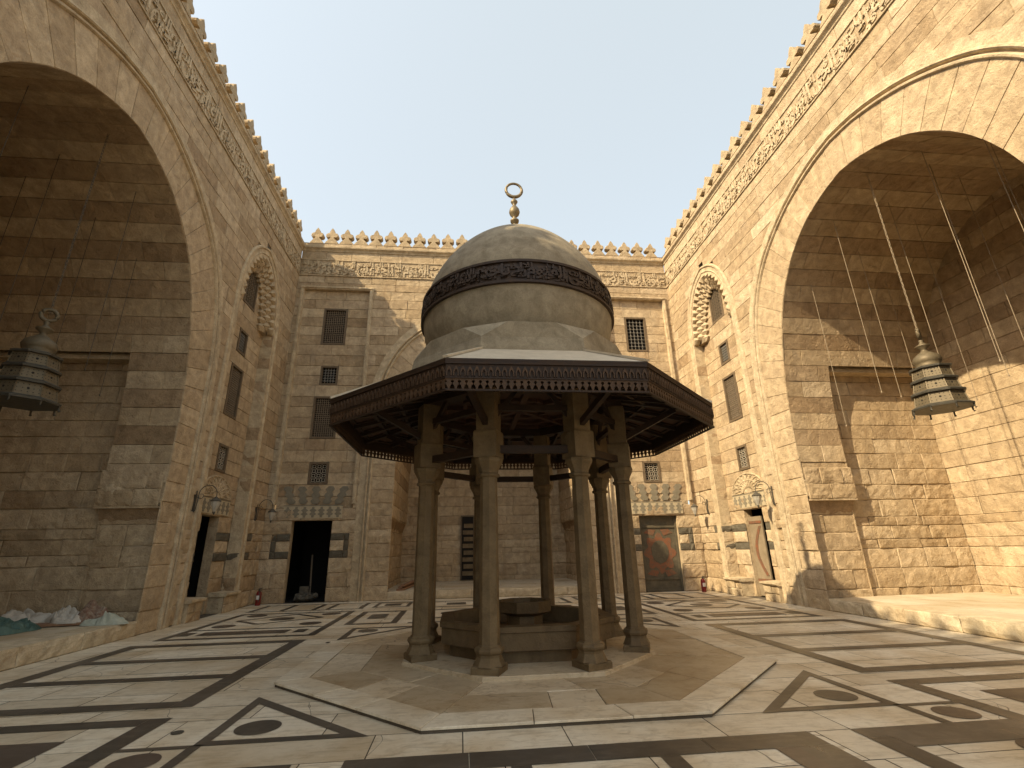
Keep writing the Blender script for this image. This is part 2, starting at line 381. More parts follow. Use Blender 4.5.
# ------------------------------------------------------------------ windows and doors set in walls
def window(wall, mapf, u0, u1, v0, v1, d, style):
    mb = MB(); w = .075
    for a in ((u0, u0+w, v0, v1), (u1-w, u1, v0, v1), (u0+w, u1-w, v0, v0+w), (u0+w, u1-w, v1-w, v1)): wbox(mb, mapf, a[0], a[1], a[2], a[3], d-.09, d+.018)
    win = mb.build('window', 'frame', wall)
    a0, a1, b0, b1 = u0+w, u1-w, v0+w, v1-w
    mb = MB(); mat = {'square': 'lattice', 'iron': 'grille', 'rosette': 'stucco', 'hex': 'lattice'}[style]
    def bar(p, q, r=.012):
        pts = [mapf(p[0], p[1], d-.045), mapf(q[0], q[1], d-.045)]; mb.tube(pts, r, 5)
    if style in ('square', 'iron'):
        nu = 5; nv = max(3, round((b1-b0)/((a1-a0)/nu)))
        for i in range(1, nu): bar((a0+(a1-a0)*i/nu, b0), (a0+(a1-a0)*i/nu, b1))
        for j in range(1, nv): bar((a0, b0+(b1-b0)*j/nv), (a1, b0+(b1-b0)*j/nv))
        if style == 'square':
            for i in range(nu):
                for j in range(nv):
                    cu, cv = a0+(a1-a0)*(i+.5)/nu, b0+(b1-b0)*(j+.5)/nv; q = (a1-a0)/nu*.22
                    wprism(mb, mapf, [(cu-q, cv), (cu, cv-q), (cu+q, cv), (cu, cv+q)], d-.06, d-.035)
                    for s in (-1, 1): bar((cu+s*q, cv), (cu+s*q*2.2, cv), .01); bar((cu, cv+s*q), (cu, cv+s*q*2.2), .01)
        else:
            for i in range(1, nu):
                for j in range(1, nv):
                    cu, cv = a0+(a1-a0)*i/nu, b0+(b1-b0)*j/nv; wbox(mb, mapf, cu-.028, cu+.028, cv-.028, cv+.028, d-.07, d-.02)
    else:
        h = (a1-a0)/(3 if style == 'rosette' else 5); nu = round((a1-a0)/h); nv = round((b1-b0)/h); hv = (b1-b0)/nv
        for i in range(nu):
            for j in range(nv):
                cu, cv = a0+h*(i+.5), b0+hv*(j+.5)
                ring = [mapf(cu+h*.33*cos(k*pi/4+pi/8), cv+hv*.33*sin(k*pi/4+pi/8), d-.05) for k in range(8)]
                mb.tube(ring, .011 if style == 'hex' else .012, 5, closed=True)
                for k in range(4):
                    an = k*pi/2+pi/4
                    bar((cu+h*.33*cos(an), cv+hv*.33*sin(an)), (cu+h*.72*cos(an), cv+hv*.72*sin(an)), .010)
    mb.build('grille', mat, win)
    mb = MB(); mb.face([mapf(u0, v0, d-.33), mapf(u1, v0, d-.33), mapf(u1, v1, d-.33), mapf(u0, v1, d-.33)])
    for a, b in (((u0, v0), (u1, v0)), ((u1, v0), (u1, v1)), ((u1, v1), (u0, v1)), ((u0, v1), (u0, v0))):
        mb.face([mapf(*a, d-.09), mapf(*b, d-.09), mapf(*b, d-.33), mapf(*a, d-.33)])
    mb.build('recess', 'dark', win)  # near-black box paints the unlit void behind the grille
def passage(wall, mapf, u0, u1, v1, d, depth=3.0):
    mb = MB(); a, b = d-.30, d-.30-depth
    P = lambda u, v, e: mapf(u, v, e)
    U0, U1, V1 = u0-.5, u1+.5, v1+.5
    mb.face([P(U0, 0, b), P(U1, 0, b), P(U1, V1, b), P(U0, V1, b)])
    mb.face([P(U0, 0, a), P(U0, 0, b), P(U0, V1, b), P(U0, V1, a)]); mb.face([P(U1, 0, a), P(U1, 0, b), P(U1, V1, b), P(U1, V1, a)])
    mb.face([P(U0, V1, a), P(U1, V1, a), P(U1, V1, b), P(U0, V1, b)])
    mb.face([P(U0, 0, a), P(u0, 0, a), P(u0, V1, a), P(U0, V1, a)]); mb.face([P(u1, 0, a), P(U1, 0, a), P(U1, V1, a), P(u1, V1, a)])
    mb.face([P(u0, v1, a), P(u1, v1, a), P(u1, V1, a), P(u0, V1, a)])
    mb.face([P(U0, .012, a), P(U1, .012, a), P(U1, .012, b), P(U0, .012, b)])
    mb.build('passage', 'dark', wall)  # near-black surfaces paint the dimness of a deeper passage
    mb = MB()
    for (p, q) in (((u0, 0), (u0, v1)), ((u1, 0), (u1, v1)), ((u0, v1), (u1, v1))):
        mb.face([P(*p, d-.03), P(*q, d-.03), P(*q, a), P(*p, a)], 0, (.4, 0, 0))
    mb.build('door_reveal', 'stone', wall)

# lintel band of interlocking pieces and the fan of five notched pieces above it
def lintel(wall, mapf, c, w, v0, v1, d, name='joggled_lintel'):
    mb = MB(); wbox(mb, mapf, c-w/2, c+w/2, v0, v1, d-.02, d+.012, 1)
    n = 7; s = w/n; h = v1-v0
    for i in range(n):
        x = c-w/2+s*(i+.5); q = s*.30
        poly = [(x-q*.5, v0+.03), (x+q*.5, v0+.03), (x+q*.5, v0+h*.22), (x+q*1.45, v0+h*.34), (x+q*.6, v0+h*.5), (x+q*1.45, v0+h*.66), (x+q*.5, v0+h*.78), (x+q*.5, v1-.03),
                (x-q*.5, v1-.03), (x-q*.5, v0+h*.78), (x-q*1.45, v0+h*.66), (x-q*.6, v0+h*.5), (x-q*1.45, v0+h*.34), (x-q*.5, v0+h*.22)]
        wprism(mb, mapf, poly, d+.013, d+.02, 0)
    wbox(mb, mapf, c-w/2-.01, c+w/2+.01, v1, v1+.03, d-.02, d+.018, 0)
    mb.build(name, ['greystone', 'palestone'], wall)
def fan(wall, mapf, c, w, v0, v1, d):
    mb = MB(); h = v1-v0
    for i in range(5):
        x = c+(i-2)*w/5; sl = (i-2)*.10; q = w*.048
        L = []; R = []
        for k in range(7):
            t = k/6; bulge = q*(1.7 if k % 2 else .9); L.append((x-bulge+sl*t, v0+h*t)); R.append((x+bulge+sl*t, v0+h*t))
        wprism(mb, mapf, L+R[::-1], d-.02, d+.016)
    mb.build('notched_fan', 'greystone', wall)

# ------------------------------------------------------------------ walls
def merlon_mesh():
    half = [(.30, 0), (.285, .10), (.20, .21), (.12, .29), (.075, .35), (.10, .38), (.20, .365), (.26, .42), (.265, .49), (.225, .55), (.15, .575), (.115, .60), (.10, .67), (.055, .75), (0, .82)]
    poly = half+[(-x, z) for x, z in half[::-1][1:]]
    mb = MB(); t = .13; b = .02
    inner = [(x*.93, z*.985) for x, z in poly]; n = len(poly)
    vs = [(x, -t+b, z) for x, z in poly]+[(x, t-b, z) for x, z in poly]+[(x, -t, z) for x, z in inner]+[(x, t, z) for x, z in inner]
    fs = [(k, (k+1) % n, n+(k+1) % n, n+k) for k in range(n)]
    fs += [(k, (k+1) % n, 2*n+(k+1) % n, 2*n+k) for k in range(n)]+[(n+k, n+(k+1) % n, 3*n+(k+1) % n, 3*n+k) for k in range(n)]
    fs += [tuple(range(2*n, 3*n)), tuple(range(3*n, 4*n))[::-1]]
    mb.add(vs, fs, 0, (.6, 0, 0)); return mb
MERLON = merlon_mesh().build('merlon', 'merlon'); MERLON_ME = MERLON.data; bpy.data.objects.remove(MERLON)
def merlons(wall, mapf, u0, u1, along):
    n = round((u1-u0)/.625); st = (u1-u0)/n
    for i in range(n):
        o = bpy.data.objects.new('merlon', MERLON_ME); C.objects.link(o); o.parent = wall
        o.location = Vector(mapf(u0+st*(i+.5), 14.0, -.16))-parent_loc(wall)
        o.rotation_euler = (rnd.uniform(-.012, .012), rnd.uniform(-.012, .012), (pi/2 if along == 'y' else 0)+rnd.uniform(-.03, .03))
        o.scale = (st/.625*rnd.uniform(.97, 1.02), 1, rnd.uniform(.96, 1.03))
def hole_ivs(u0, u1, v0, v1, holes, arches):
    iv = [(u0, u1)]; vm = (v0+v1)/2
    for a, b, c, d in holes:
        if c < vm < d: iv = sub_iv(iv, a, b)
    for c, path in arches:
        if v0 < path[-1][1]: w = halfw(path, v0); iv = sub_iv(iv, c-w, c+w) if w > .01 else iv
    return iv
IW_OFF = offset(IWAN, .4); NI_OFF = offset(NICHE, .10)
def wear_fn(um, vm): return max(0., min(1., (4.0-vm)/1.6+.5*nz((um, vm, 3), .8))) if vm < 4.6 else 0.
def tone_plain(um, vm, r): 
    ab = .55*(r % 2)*(.5+.5*nz((um*.2, vm*.2, 9), 1))
    return (min(1, max(0, rnd.gauss(.5, .38))), max(0, ab*.75+rnd.uniform(-.05, .14)+(.35 if rnd.random() < .05 else 0)), 0)
def arch_parts(wall, mapf, c, D, end_label=None, recess=True):
    # voussoir ring
    fullp = full(IWAN, c); f, L = pathfn(fullp)
    mb = MB(); n = round(L/.46)
    g, LG = pathfn(full(EXT, c))
    def gs(s):
        if s > L/2: return LG-gs(L-s)
        return s if s < 5 else 5+(s-5)*(LG/2-5)/(L/2-5)
    def rmap(s, o, d):
        p, q = f(s)[0], g(gs(s))[0]; r = p+(q-p)*o; return mapf(r.x, r.y, d)
    for k in range(n):
        s0, s1 = L*k/n, L*(k+1)/n; zm = f((s0+s1)/2)[0][1]
        block(mb, s0, s1, .0, 1.0, rmap, d=.02, bev=.008 if zm > 3.4 else .02, jit=.004 if zm > 3.4 else .015, amp=.004 if zm > 3.4 else .025, tone=(rnd.random(), rnd.uniform(0, .1)+(.18 if k % 2 else 0), 0), cell=.25)
    mb.build('voussoir_ring', 'ring', wall)
    # moulding round the ring
    mb = MB(); out = full(EXT, c)
    prof = [(-.03, .0), (-.02, .04), (0, .075), (.035, .08), (.06, .05), (.07, .0), (.10, .0), (.115, .06), (.14, .085), (.175, .075), (.195, .03), (.2, .016), (.44, .014), (.45, -.03)]
    moulding(mb, out, prof, mapf); mb.build('arch_moulding', 'carved', wall)
    # vault and piers: u = depth into the iwan, v = arc length along the intrados
    mb = MB()
    vmap = lambda u, v, d: mapf(*(f(v)[0]-f(v)[1]*d), -u)
    nrow = round(L/.45); rows = [(L*k/nrow, L*(k+1)/nrow) for k in range(nrow)]
    PIER = 1.35
    def ivf(v0, v1):
        z = f((v0+v1)/2)[0][1]
        return [(.0, PIER)] if (recess and z < 6.2) else [(.0, D)]
    def low(u, v, d): return vmap(u, v, d-(.16 if f(v)[0][1] < 2.65 else 0))
    def tv(um, vm, r): return (rnd.gauss(.45, .25), (.75 if min(r, nrow-1-r) % 2 else .1)*(1 if f(vm)[0][1] > 4 else .35)*rnd.uniform(.6, 1), 0)
    courses(mb, rows, ivf, low, lens=(.7, 1.4), tonef=tv, wear=lambda u, v: max(0, min(1, (4.2-f(v)[0][1])/1.3)))
    mb.build('iwan_vault', 'stone', wall)
    if recess:
        mb = MB()
        for sgn in (-1, 1):
            cu = c+sgn*3.55
            rm = lambda u, v, d, s=sgn, q=cu: mapf(q+s*(.27-d), v, -u)
            rws = [(a, b) for a, b in rowsof(EDGES) if b <= 6.05]+[(6.01, 6.2)]
            courses(mb, rws, lambda a, b: [(PIER-.1, D)], rm, lens=(.7, 1.3), tonef=tone_plain, wear=lambda u, v: max(.12, min(.8, (4.6-v)/2)))
            # end pier, ledge and corbels
            wb = lambda u0, u1, v0, v1, d0, d1: mb.hexa([rm(u0, v0, d0), rm(u1, v0, d0), rm(u1, v0, d1), rm(u0, v0, d1), rm(u0, v1, d0), rm(u1, v1, d0), rm(u1, v1, d1), rm(u0, v1, d1)], 0, (.5, 0, 0))
            wb(PIER-.02, D, 6.2, 6.3, -.05, .33); wb(PIER-.02, D, 6.3, 6.36, -.05, .30)
            wb(PIER-.03, PIER, 2.66, 6.2, -.05, .265); wb(PIER-.03, PIER-.002, 0, 2.66, -.05, .10)
            courses(mb, [(2.66, 3.05), (3.05, 3.48)], lambda a, b: [(.06, PIER+.08)], rm, lens=(.5, .8), tonef=tone_plain, d=.30, amp=.02, bev=.02, jit=.015, cell=.1)
            wb(.04, PIER+.06, 2.62, 2.665, .0, .28)
        mb.build('side_recess', 'stone', wall)
    # end wall
    mb = MB(); em = lambda u, v, d: mapf(u, v, -D+d)
    hi = [10.6]; rws = [(a, b) for a, b in rowsof(EDGES) if b <= 10.6]
    courses(mb, rws, lambda a, b: [(c-4.0, c+4.0)], em, lens=(.7, 1.4), tonef=lambda u, v, r: (rnd.gauss(.5, .25), (.5 if r % 2 else .05)*(1 if v > 5.6 else .3), 0), wear=lambda u, v: max(0, min(.7, (4-v)/2)))
    return mb.build('end_wall', 'stone', wall)
def frieze(wall, mapf, u0, u1, rev=False, along='x'):
    mb = MB()
    wbox(mb, mapf, u0, u1, 12.44, 12.47, -.1, .035); wbox(mb, mapf, u0, u1, 13.18, 13.215, -.1, .03)
    mb.face([mapf(u0, 12.44, .0), mapf(u1, 12.44, .0), mapf(u1, 13.2, .0), mapf(u0, 13.2, .0)], 0, (.1, .25, 0))
    fn = (lambda s, v, d: mapf(u1+u0-s, v, d)) if rev else mapf
    lettering(mb, u0+.05, u1-.05, 12.49, 13.17, fn, .46, .034, start=rnd.uniform(0, 6), y0=-.26, y1=.78)
    lettering(mb, u0+.05, u1-.05, 12.86, 13.17, fn, .34, .028, start=rnd.uniform(0, 6), y0=-.2, y1=.75)
    lettering(mb, u0+.05, u1-.05, 12.48, 12.80, fn, .40, .025, start=rnd.uniform(0, 6), y0=-.2, y1=.75)
    mb.build('inscription_frieze', 'carved', wall)
    mb = MB()
    courses(mb, [(13.215, 13.62)], lambda a, b: [(u0, u1)], mapf, lens=(.8, 1.4), tonef=tone_plain)
    courses(mb, [(13.84, 14.02)], lambda a, b: [(u0, u1)], mapf, lens=(.8, 1.4), tonef=tone_plain, d=.04)
    mb.face([mapf(u0, 14.0, .05), mapf(u1, 14.0, .05), mapf(u1, 14.0, -1.3), mapf(u0, 14.0, -1.3)])
    mb.face([mapf(u0, 10.6, -1.3), mapf(u1, 10.6, -1.3), mapf(u1, 14.0, -1.3), mapf(u0, 14.0, -1.3)])
    mb.build('parapet', 'stone', wall)
    mb = MB(); prof = [(13.60, 0), (13.62, .03), (13.66, .035), (13.70, .07), (13.74, .12), (13.79, .13), (13.80, .10), (13.85, .10), (13.86, .0)]
    n = 24; vs = []
    for i in range(n+1): vs += [mapf(u0+(u1-u0)*i/n, v, d+.006*nz((i, v, 0), 1.3)) for v, d in prof]
    k = len(prof); mb.add(vs, [(i*k+j, i*k+j+1, (i+1)*k+j+1, (i+1)*k+j) for i in range(n) for j in range(k-1)], 0, (.5, 0, 0))
    mb.build('cornice', 'carved', wall)
NW = [(-.415, .415, 9.40, 11.0, 'hex'), (-.30, .30, 7.70, 8.50, 'iron'), (-.41, .41, 5.60, 7.24, 'square'), (-.31, .31, 3.91, 4.72, 'rosette')]
def grey_rows(c, hw):
    def f(um, vm, r):
        t = tone_plain(um, vm, r)
        if hw < abs(um-c) < hw+.80 and (1.40 < vm < 1.63 or 1.97 < vm < 2.20): return (t[0], 0, .95)
        if hw < abs(um-c) < hw+.80 and 1.63 < vm < 1.97: return (1, 0, 0)
        return t
    return f
def side_wall(wall, mapf, D, label_side):
    cN = 15.12; d0 = -.35
    mb = MB()
    ar = [(YC, IW_OFF), (cN, NI_OFF)]
    cg = grey_rows(cN, 0.54)
    courses(mb, rowsof(EDGES), lambda a, b: hole_ivs(YF-.5, YB+.2, a, b, [], ar), mapf, tonef=lambda u, v, r: (lambda t: (t[0], t[1], .9) if u > 16.5 and (1.40 < v < 1.63 or 1.97 < v < 2.2) and abs(u-cN) < 2.0 else t)(tone_plain(u, v, r)), wear=wear_fn)
    # back of the niche with its openings
    holes = [(cN+a, cN+b, c, d) for a, b, c, d, s in NW]+[(cN-.53, cN+.53, 0, 2.65)]
    im = lambda u, v, d: mapf(u, v, d0+d)
    rws = [(a, b) for a, b in rowsof(EDGES) if b <= 11.8]
    courses(mb, rws, lambda a, b: hole_ivs(cN-1.375, cN+1.375, a, b, holes, []), im, tonef=cg, wear=wear_fn)
    # returns of the niche
    for s in (-1, 1):
        rm = lambda u, v, d, s=s: mapf(cN+s*(1.375-d), v, -u)
        courses(mb, [(a, b) for a, b in rowsof(EDGES) if b <= 9.45], lambda a, b: [(-.03, .42)], rm, lens=(.6, .7), tonef=lambda u, v, r: (rnd.random(), .6*(r % 2), .9 if (1.40 < v < 1.63 or 1.97 < v < 2.2) else 0), wear=wear_fn)
    mb.build('masonry', 'stone', wall)
    # niche moulding, soffit and stalactite hood
    mb = MB(); out = [(cN-d, z) for d, z in NICHE]+[(cN+d, z) for d, z in NICHE[::-1][1:]]
    moulding(mb, out, [(-.0, -.36), (-.0, .02), (.03, .035), (.06, .02), (.17, .02), (.20, .06), (.25, .06), (.28, .02), (.29, -.03)], mapf)
    mb.build('niche_moulding', 'carved', wall)
    mb = MB(); f, L = pathfn(full(NICHE, cN)); st = .29
    s = 0
    sL = [k*st for k in range(int(L/st)+1) if f(k*st)[0][1] > 9.0]
    for t in range(3):
        for i, s in enumerate(sL):
            p, nrm = f(s+(st/2 if t % 2 else 0)); tg = Vector((nrm.y, -nrm.x)); inn = -nrm
            if p[1] < 9.0: continue
            o = .12+.17*t; a = st*.5
            dz = -.02-.11*t
            pt = lambda x, y: tuple(p+tg*x+inn*y)
            poly = [pt(-a, -.02), pt(-a, o), pt(0, o+.17), pt(a, o), pt(a, -.02)]
            rg = [pt(-a*.98, .0), pt(-a*.98, o*.72), pt(0, o*.72+.10), pt(a*.98, o*.72), pt(a*.98, .0)]
            mb.add([mapf(u, v, dz-.03) for u, v in poly]+[mapf(u, v, dz-.14) for u, v in poly]+[mapf(u, v, dz+.02+(.05 if m == 2 else 0)) for m, (u, v) in enumerate(rg)],
                   [(10, 11, 12), (10, 12, 14), (12, 13, 14)]+[(k, k+1, 5+k+1, 5+k) for k in range(4)]+[(k, k+1, 10+k+1, 10+k) for k in range(4)], 0, (rnd.random(), .1*t, 0))
    mb.build('muqarnas_hood', 'carved', wall)
    for a, b, c, d, s in NW: window(wall, mapf, cN+a, cN+b, c, d, d0, s)
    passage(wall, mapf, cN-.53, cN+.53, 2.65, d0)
    lintel(wall, mapf, cN, 2.0, 2.70, 3.12, d0)
    # carved half-round tympanum of interlaced straps over the lintel
    mb = MB()
    poly = [(cN+.95*cos(pi*k/20), 3.17+.62*sin(pi*k/20)) for k in range(21)]
    wprism(mb, mapf, poly, d0-.02, d0+.014)
    for ring, r in ((.92, .03), (.6, .02), (.32, .02)):
        mb.tube([mapf(cN+ring*cos(pi*k/24), 3.17+.62/.95*ring*sin(pi*k/24), d0+.015) for k in range(25)], r, 6)
    for k in range(11):
        for q in (-1, 1):
            a0, a1 = pi*(k+.5)/11, pi*(k+.5+q*1.5)/11
            mb.tube([mapf(cN+(.25+.65*t)*cos(a0+(a1-a0)*t), 3.17+.655*(.25+.65*t)*sin(max(0, min(pi, a0+(a1-a0)*t))), d0+.02) for t in (0, .2, .4, .6, .8, 1)], .02, 5)
    mb.build('tympanum', 'carved', wall)
    arch_parts(wall, mapf, YC, D)
    frieze(wall, mapf, YF-.5, YB, rev=(label_side == 'right'))
    merlons(wall, mapf, YF-.5, YB-.16, 'y')
    # stone seats either side of the door, built into the jambs
    for u0, u1 in ((cN-1.36, cN-.66), (cN+.62, cN+1.5)):
        mb = MB(); q0 = .14 if u0 < cN else .10
        courses(mb, [(0, .22), (.22, .44)], lambda a, b: [(u0, u1)], lambda u, v, d: mapf(u, v, q0+d), lens=(.4, .7), tonef=tone_plain, amp=.03, bev=.03, jit=.02)
        for uu in (u0, u1): mb.face([mapf(uu, 0, q0-.03), mapf(uu, .44, q0-.03), mapf(uu, .44, d0), mapf(uu, 0, d0)], 0, (.4, 0, 0))
        n = 8
        wprism(mb, lambda u, v, d: mapf(d, v, u), [(d0, .44), (q0+.02, .44), (q0+.06, .48), (q0+.06, .53), (d0, .55)], u0-.04, u1+.04, 0, (.7, 0, 0))
        mb.build('door_seat', 'carved', wall)
    mb = MB()  # unseen shell added behind the wall to stop light leaks
    for a, b in ((YF-.5, YC-4.05), (YC+4.05, YB+1.)):
        for q in (a, b): mb.face([mapf(q, 0, -4.3), mapf(q, 0, -.6), mapf(q, 14, -.6), mapf(q, 14, -4.3)])
        mb.face([mapf(a, 0, -4.3), mapf(b, 0, -4.3), mapf(b, 14, -4.3), mapf(a, 14, -4.3)]); mb.face([mapf(a, 14, -4.3), mapf(b, 14, -4.3), mapf(b, 14, -1.3), mapf(a, 14, -1.3)])
    a, b = YC-4.5, YC+4.5
    mb.face([mapf(a, 10.7, -D-.2), mapf(b, 10.7, -D-.2), mapf(b, 10.7, -1.2), mapf(a, 10.7, -1.2)]); mb.face([mapf(a, 0, -D-.2), mapf(b, 0, -D-.2), mapf(b, 10.7, -D-.2), mapf(a, 10.7, -D-.2)])
    for q in (a, b): mb.face([mapf(q, 0, -D-.2), mapf(q, 10.7, -D-.2), mapf(q, 10.7, -1.2), mapf(q, 0, -1.2)])
    if label_side == 'left':
        mb.hexa([mapf(-14, 0, -1.3), mapf(YF-.5, 0, -1.3), mapf(YF-.5, 0, 0), mapf(-14, 0, 0), mapf(-14, 14.5, -1.3), mapf(YF-.5, 14.5, -1.3), mapf(YF-.5, 14.5, 0), mapf(-14, 14.5, 0)])  # unseen slab added past the court's end to keep sun off the floor
    mb.build('light_block_shell', 'stone', wall)

mapL = lambda u, v, d: (XL+d, u, v)
mapR = lambda u, v, d: (XR-d, u, v)
mapB = lambda u, v, d: (u, YB-d, v)
wl = thing('courtyard_wall', 'shaded stone wall with tall iwan arch on the left side of the courtyard', 'wall', (XL, YC, 0))
side_wall(wl, mapL, 4.4, 'left')
wr = thing('courtyard_wall', 'sunlit golden stone wall with tall iwan arch on the right side of the courtyard', 'wall', (XR, YC, 0))
side_wall(wr, mapR, 4.55, 'right')

# back wall: two sunk window panels flanking the middle iwan
wb = thing('courtyard_wall', 'stone wall across the far end of the courtyard behind the domed fountain', 'wall', (XC, YB, 0))
DB = 5.0
mb = MB(); PC = (XC-6.29, XC+6.29); hw = 1.33
panels = [(c-hw, c+hw, 3.05, 11.8) for c in PC]; doors = [(PC[0]-.68, PC[0]+.68, 0, 2.65), (PC[1]-.74, PC[1]+.74, 0, 2.65)]
def tb(um, vm, r):
    t = tone_plain(um, vm, r)
    for c in PC:
        if .68 < abs(um-c) < 1.30 and (1.40 < vm < 1.63 or 1.97 < vm < 2.2): return (t[0], 0, .95)
        if 1.13 < abs(um-c) < 1.30 and 1.63 < vm < 1.97: return (t[0], 0, .95)
        if .68 < abs(um-c) < 1.13 and 1.63 < vm < 1.97: return (1, 0, 0)
    return t
def back_ivs(a, b):
    iv = hole_ivs(XL-.02, XR+.02, a, b, panels+doors, [(XC, IW_OFF)])
    if 1.39 < a and b < 2.21:      # short facing stones beside the doors
        out = []
        for x0, x1 in iv:
            cuts = [x0]+sorted(q for c in PC for h in (.68, .74) for d in (1.13, 1.30) for q in (c-d, c+d) if x0 < q < x1 and h == .68)+[x1]
            out += [(p, q) for p, q in zip(cuts[:-1], cuts[1:]) if q-p > .01]
        return out
    return iv
courses(mb, rowsof(EDGES), back_ivs, mapB, tonef=tb, wear=wear_fn)
for c in PC:
    holes = [(c+a*1.12, c+b*1.12, p, q) for a, b, p, q, s in NW]
    courses(mb, [(a, b) for a, b in rowsof(EDGES) if 3.0 <= a and b <= 11.85], lambda a, b: hole_ivs(c-hw, c+hw, a, b, holes, []), lambda u, v, d: mapB(u, v, d-.12), tonef=tone_plain, wear=wear_fn)
mb.build('masonry', 'stone', wb)
for i, c in enumerate(PC):
    mb = MB(); path = [(c-hw, 3.3), (c-hw, 11.8), (c+hw, 11.8), (c+hw, 3.3)]
    for (u0, u1, v0, v1) in ((c-hw-.12, c-hw+.02, 3.2, 11.8), (c+hw-.02, c+hw+.12, 3.2, 11.8), (c-hw-.12, c+hw+.12, 11.8, 11.95)):
        wbox(mb, mapB, u0, u1, v0, v1, -.16, .045, 0, (.7, 0, 0)); 
        if v1-v0 > 1: wbox(mb, mapB, u0+.045, u1-.045, v0+.02, v1-.003, .0, .075, 0, (.7, 0, 0))
        else: wbox(mb, mapB, u0+.05, u1-.05, v0+.05, v1-.045, .0, .085, 0, (.7, 0, 0))
    mb.build('panel_moulding', 'carved', wb)
    for k, (a, b, p, q, s) in enumerate(NW):
        window(wb, mapB, c+a*1.12, c+b*1.12, p, q, -.12, ('square' if k == 0 else s) if i == 0 else ('iron' if k < 3 else s))
    lintel(wb, mapB, c, 2.0, 2.72, 3.14, .005)
    fan(wb, mapB, c, 2.0, 3.22, 3.84, -.115)
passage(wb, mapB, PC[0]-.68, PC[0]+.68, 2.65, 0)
end = arch_parts(wb, mapB, XC, DB, recess=False)
frieze(wb, mapB, XL, XR); merlons(wb, mapB, XL+.2, XR-.2, 'x')
mb = MB()  # unseen backing added to close off stray light
for a, b in ((XL-1.4, XC-4.05), (XC+4.05, XR+1.4)):
    mb.face([mapB(a, 0, -4.3), mapB(b, 0, -4.3), mapB(b, 14, -4.3), mapB(a, 14, -4.3)]); mb.face([mapB(a, 14, -4.3), mapB(b, 14, -4.3), mapB(b, 14, -1.3), mapB(a, 14, -1.3)])
mb.face([mapB(XC-4.5, 10.7, -DB-.2), mapB(XC+4.5, 10.7, -DB-.2), mapB(XC+4.5, 10.7, -1.2), mapB(XC-4.5, 10.7, -1.2)])
mb.build('light_block_shell', 'stone', wb)
# closed double door of the right bay, sunk in its reveal
c = PC[1]; mb = MB()
for (p, q) in (((c-.74, 0), (c-.74, 2.65)), ((c+.74, 0), (c+.74, 2.65)), ((c-.74, 2.65), (c+.74, 2.65))): mb.face([mapB(*p, -.03), mapB(*q, -.03), mapB(*q, -.3), mapB(*p, -.3)])
mb.build('door_reveal', 'stone', wb)
mb = MB(); wbox(mb, mapB, c-.74, c+.74, 0, 2.65, -.27, -.2)
for a in (-.74, .66): wbox(mb, mapB, c+a, c+a+.08, .0, 2.65, -.2, -.16)
for z in (.0, .40, 2.22, 2.57): wbox(mb, mapB, c-.66, c+.66, z, z+.07, -.2, -.165)
door = mb.build('painted_door', 'doorgreen', wb)
mb = MB(); seg = 40
def lob(r, k): return r*(1+.16*cos(8*2*pi*k/seg))
wprism(mb, mapB, [(c+lob(.56, k)*cos(2*pi*k/seg), 1.32+lob(.64, k)*sin(2*pi*k/seg)) for k in range(seg)], -.205, -.192, 0)
for sx in (-1, 1):
    for z in (2.05, .62): wprism(mb, mapB, [(c+sx*.2, z-.12), (c+sx*.56, z-.02), (c+sx*.4, z+.12), (c+sx*.1, z+.1)], -.205, -.19, 0)
wprism(mb, mapB, [(c+.33*cos(2*pi*k/32), 1.36+.40*sin(2*pi*k/32)) for k in range(32)], -.195, -.182, 1)
mb.build('medallion', ['dooror', 'doorgreen'], door)
# half open door of the right wall: a pale leaf swung inwards
cN = 15.12; mb = MB()
h0 = Vector((XR+.50, cN+.52)); h1 = Vector((XR+.56, cN-.10)); t = (h1-h0).normalized(); nn = Vector((-t.y, t.x))*.025
mb.hexa([(*(h0-nn), .03), (*(h1-nn), .03), (*(h1+nn), .03), (*(h0+nn), .03), (*(h0-nn), 2.42), (*(h1-nn), 2.42), (*(h1+nn), 2.42), (*(h0+nn), 2.42)])
leaf = mb.build('door_leaf', 'doorpale', wr)
mb = MB(); fr = nn.normalized()
if fr.x > 0: fr = -fr
P = lambda s, z, e: (*(h0+t*s+fr*(.025+e)), z)
W = (h1-h0).length; arc = []
for k in range(17): arc.append((W*(.82-.50*sin(pi*k/16)), .62+1.5*k/16))
for (a, b) in zip(arc[:-1], arc[1:]):
    mb.hexa([P(a[0]-.06, a[1], 0), P(a[0]+.06, a[1], 0), P(a[0]+.06, a[1], .012), P(a[0]-.06, a[1], .012), P(b[0]-.06, b[1], 0), P(b[0]+.06, b[1], 0), P(b[0]+.06, b[1], .012), P(b[0]-.06, b[1], .012)])
for z in (.45, 2.2): mb.hexa([P(.02, z, 0), P(W-.02, z, 0), P(W-.02, z, .02), P(.02, z, .02), P(.02, z+.08, 0), P(W-.02, z+.08, 0), P(W-.02, z+.08, .02), P(.02, z+.08, .02)])
mb.build('painted_pattern', 'dooror', leaf)
# tall slot, its shaded depth a flat near-black panel, with stone rungs in the end wall of the middle iwan
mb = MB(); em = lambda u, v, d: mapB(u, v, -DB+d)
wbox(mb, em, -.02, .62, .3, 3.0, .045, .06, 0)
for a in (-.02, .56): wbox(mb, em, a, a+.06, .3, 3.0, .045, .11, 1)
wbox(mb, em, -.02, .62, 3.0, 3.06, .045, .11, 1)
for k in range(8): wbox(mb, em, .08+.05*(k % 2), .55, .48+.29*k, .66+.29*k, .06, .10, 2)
mb.build('blocked_doorway', ['dark', 'frame', 'fstone'], wb)

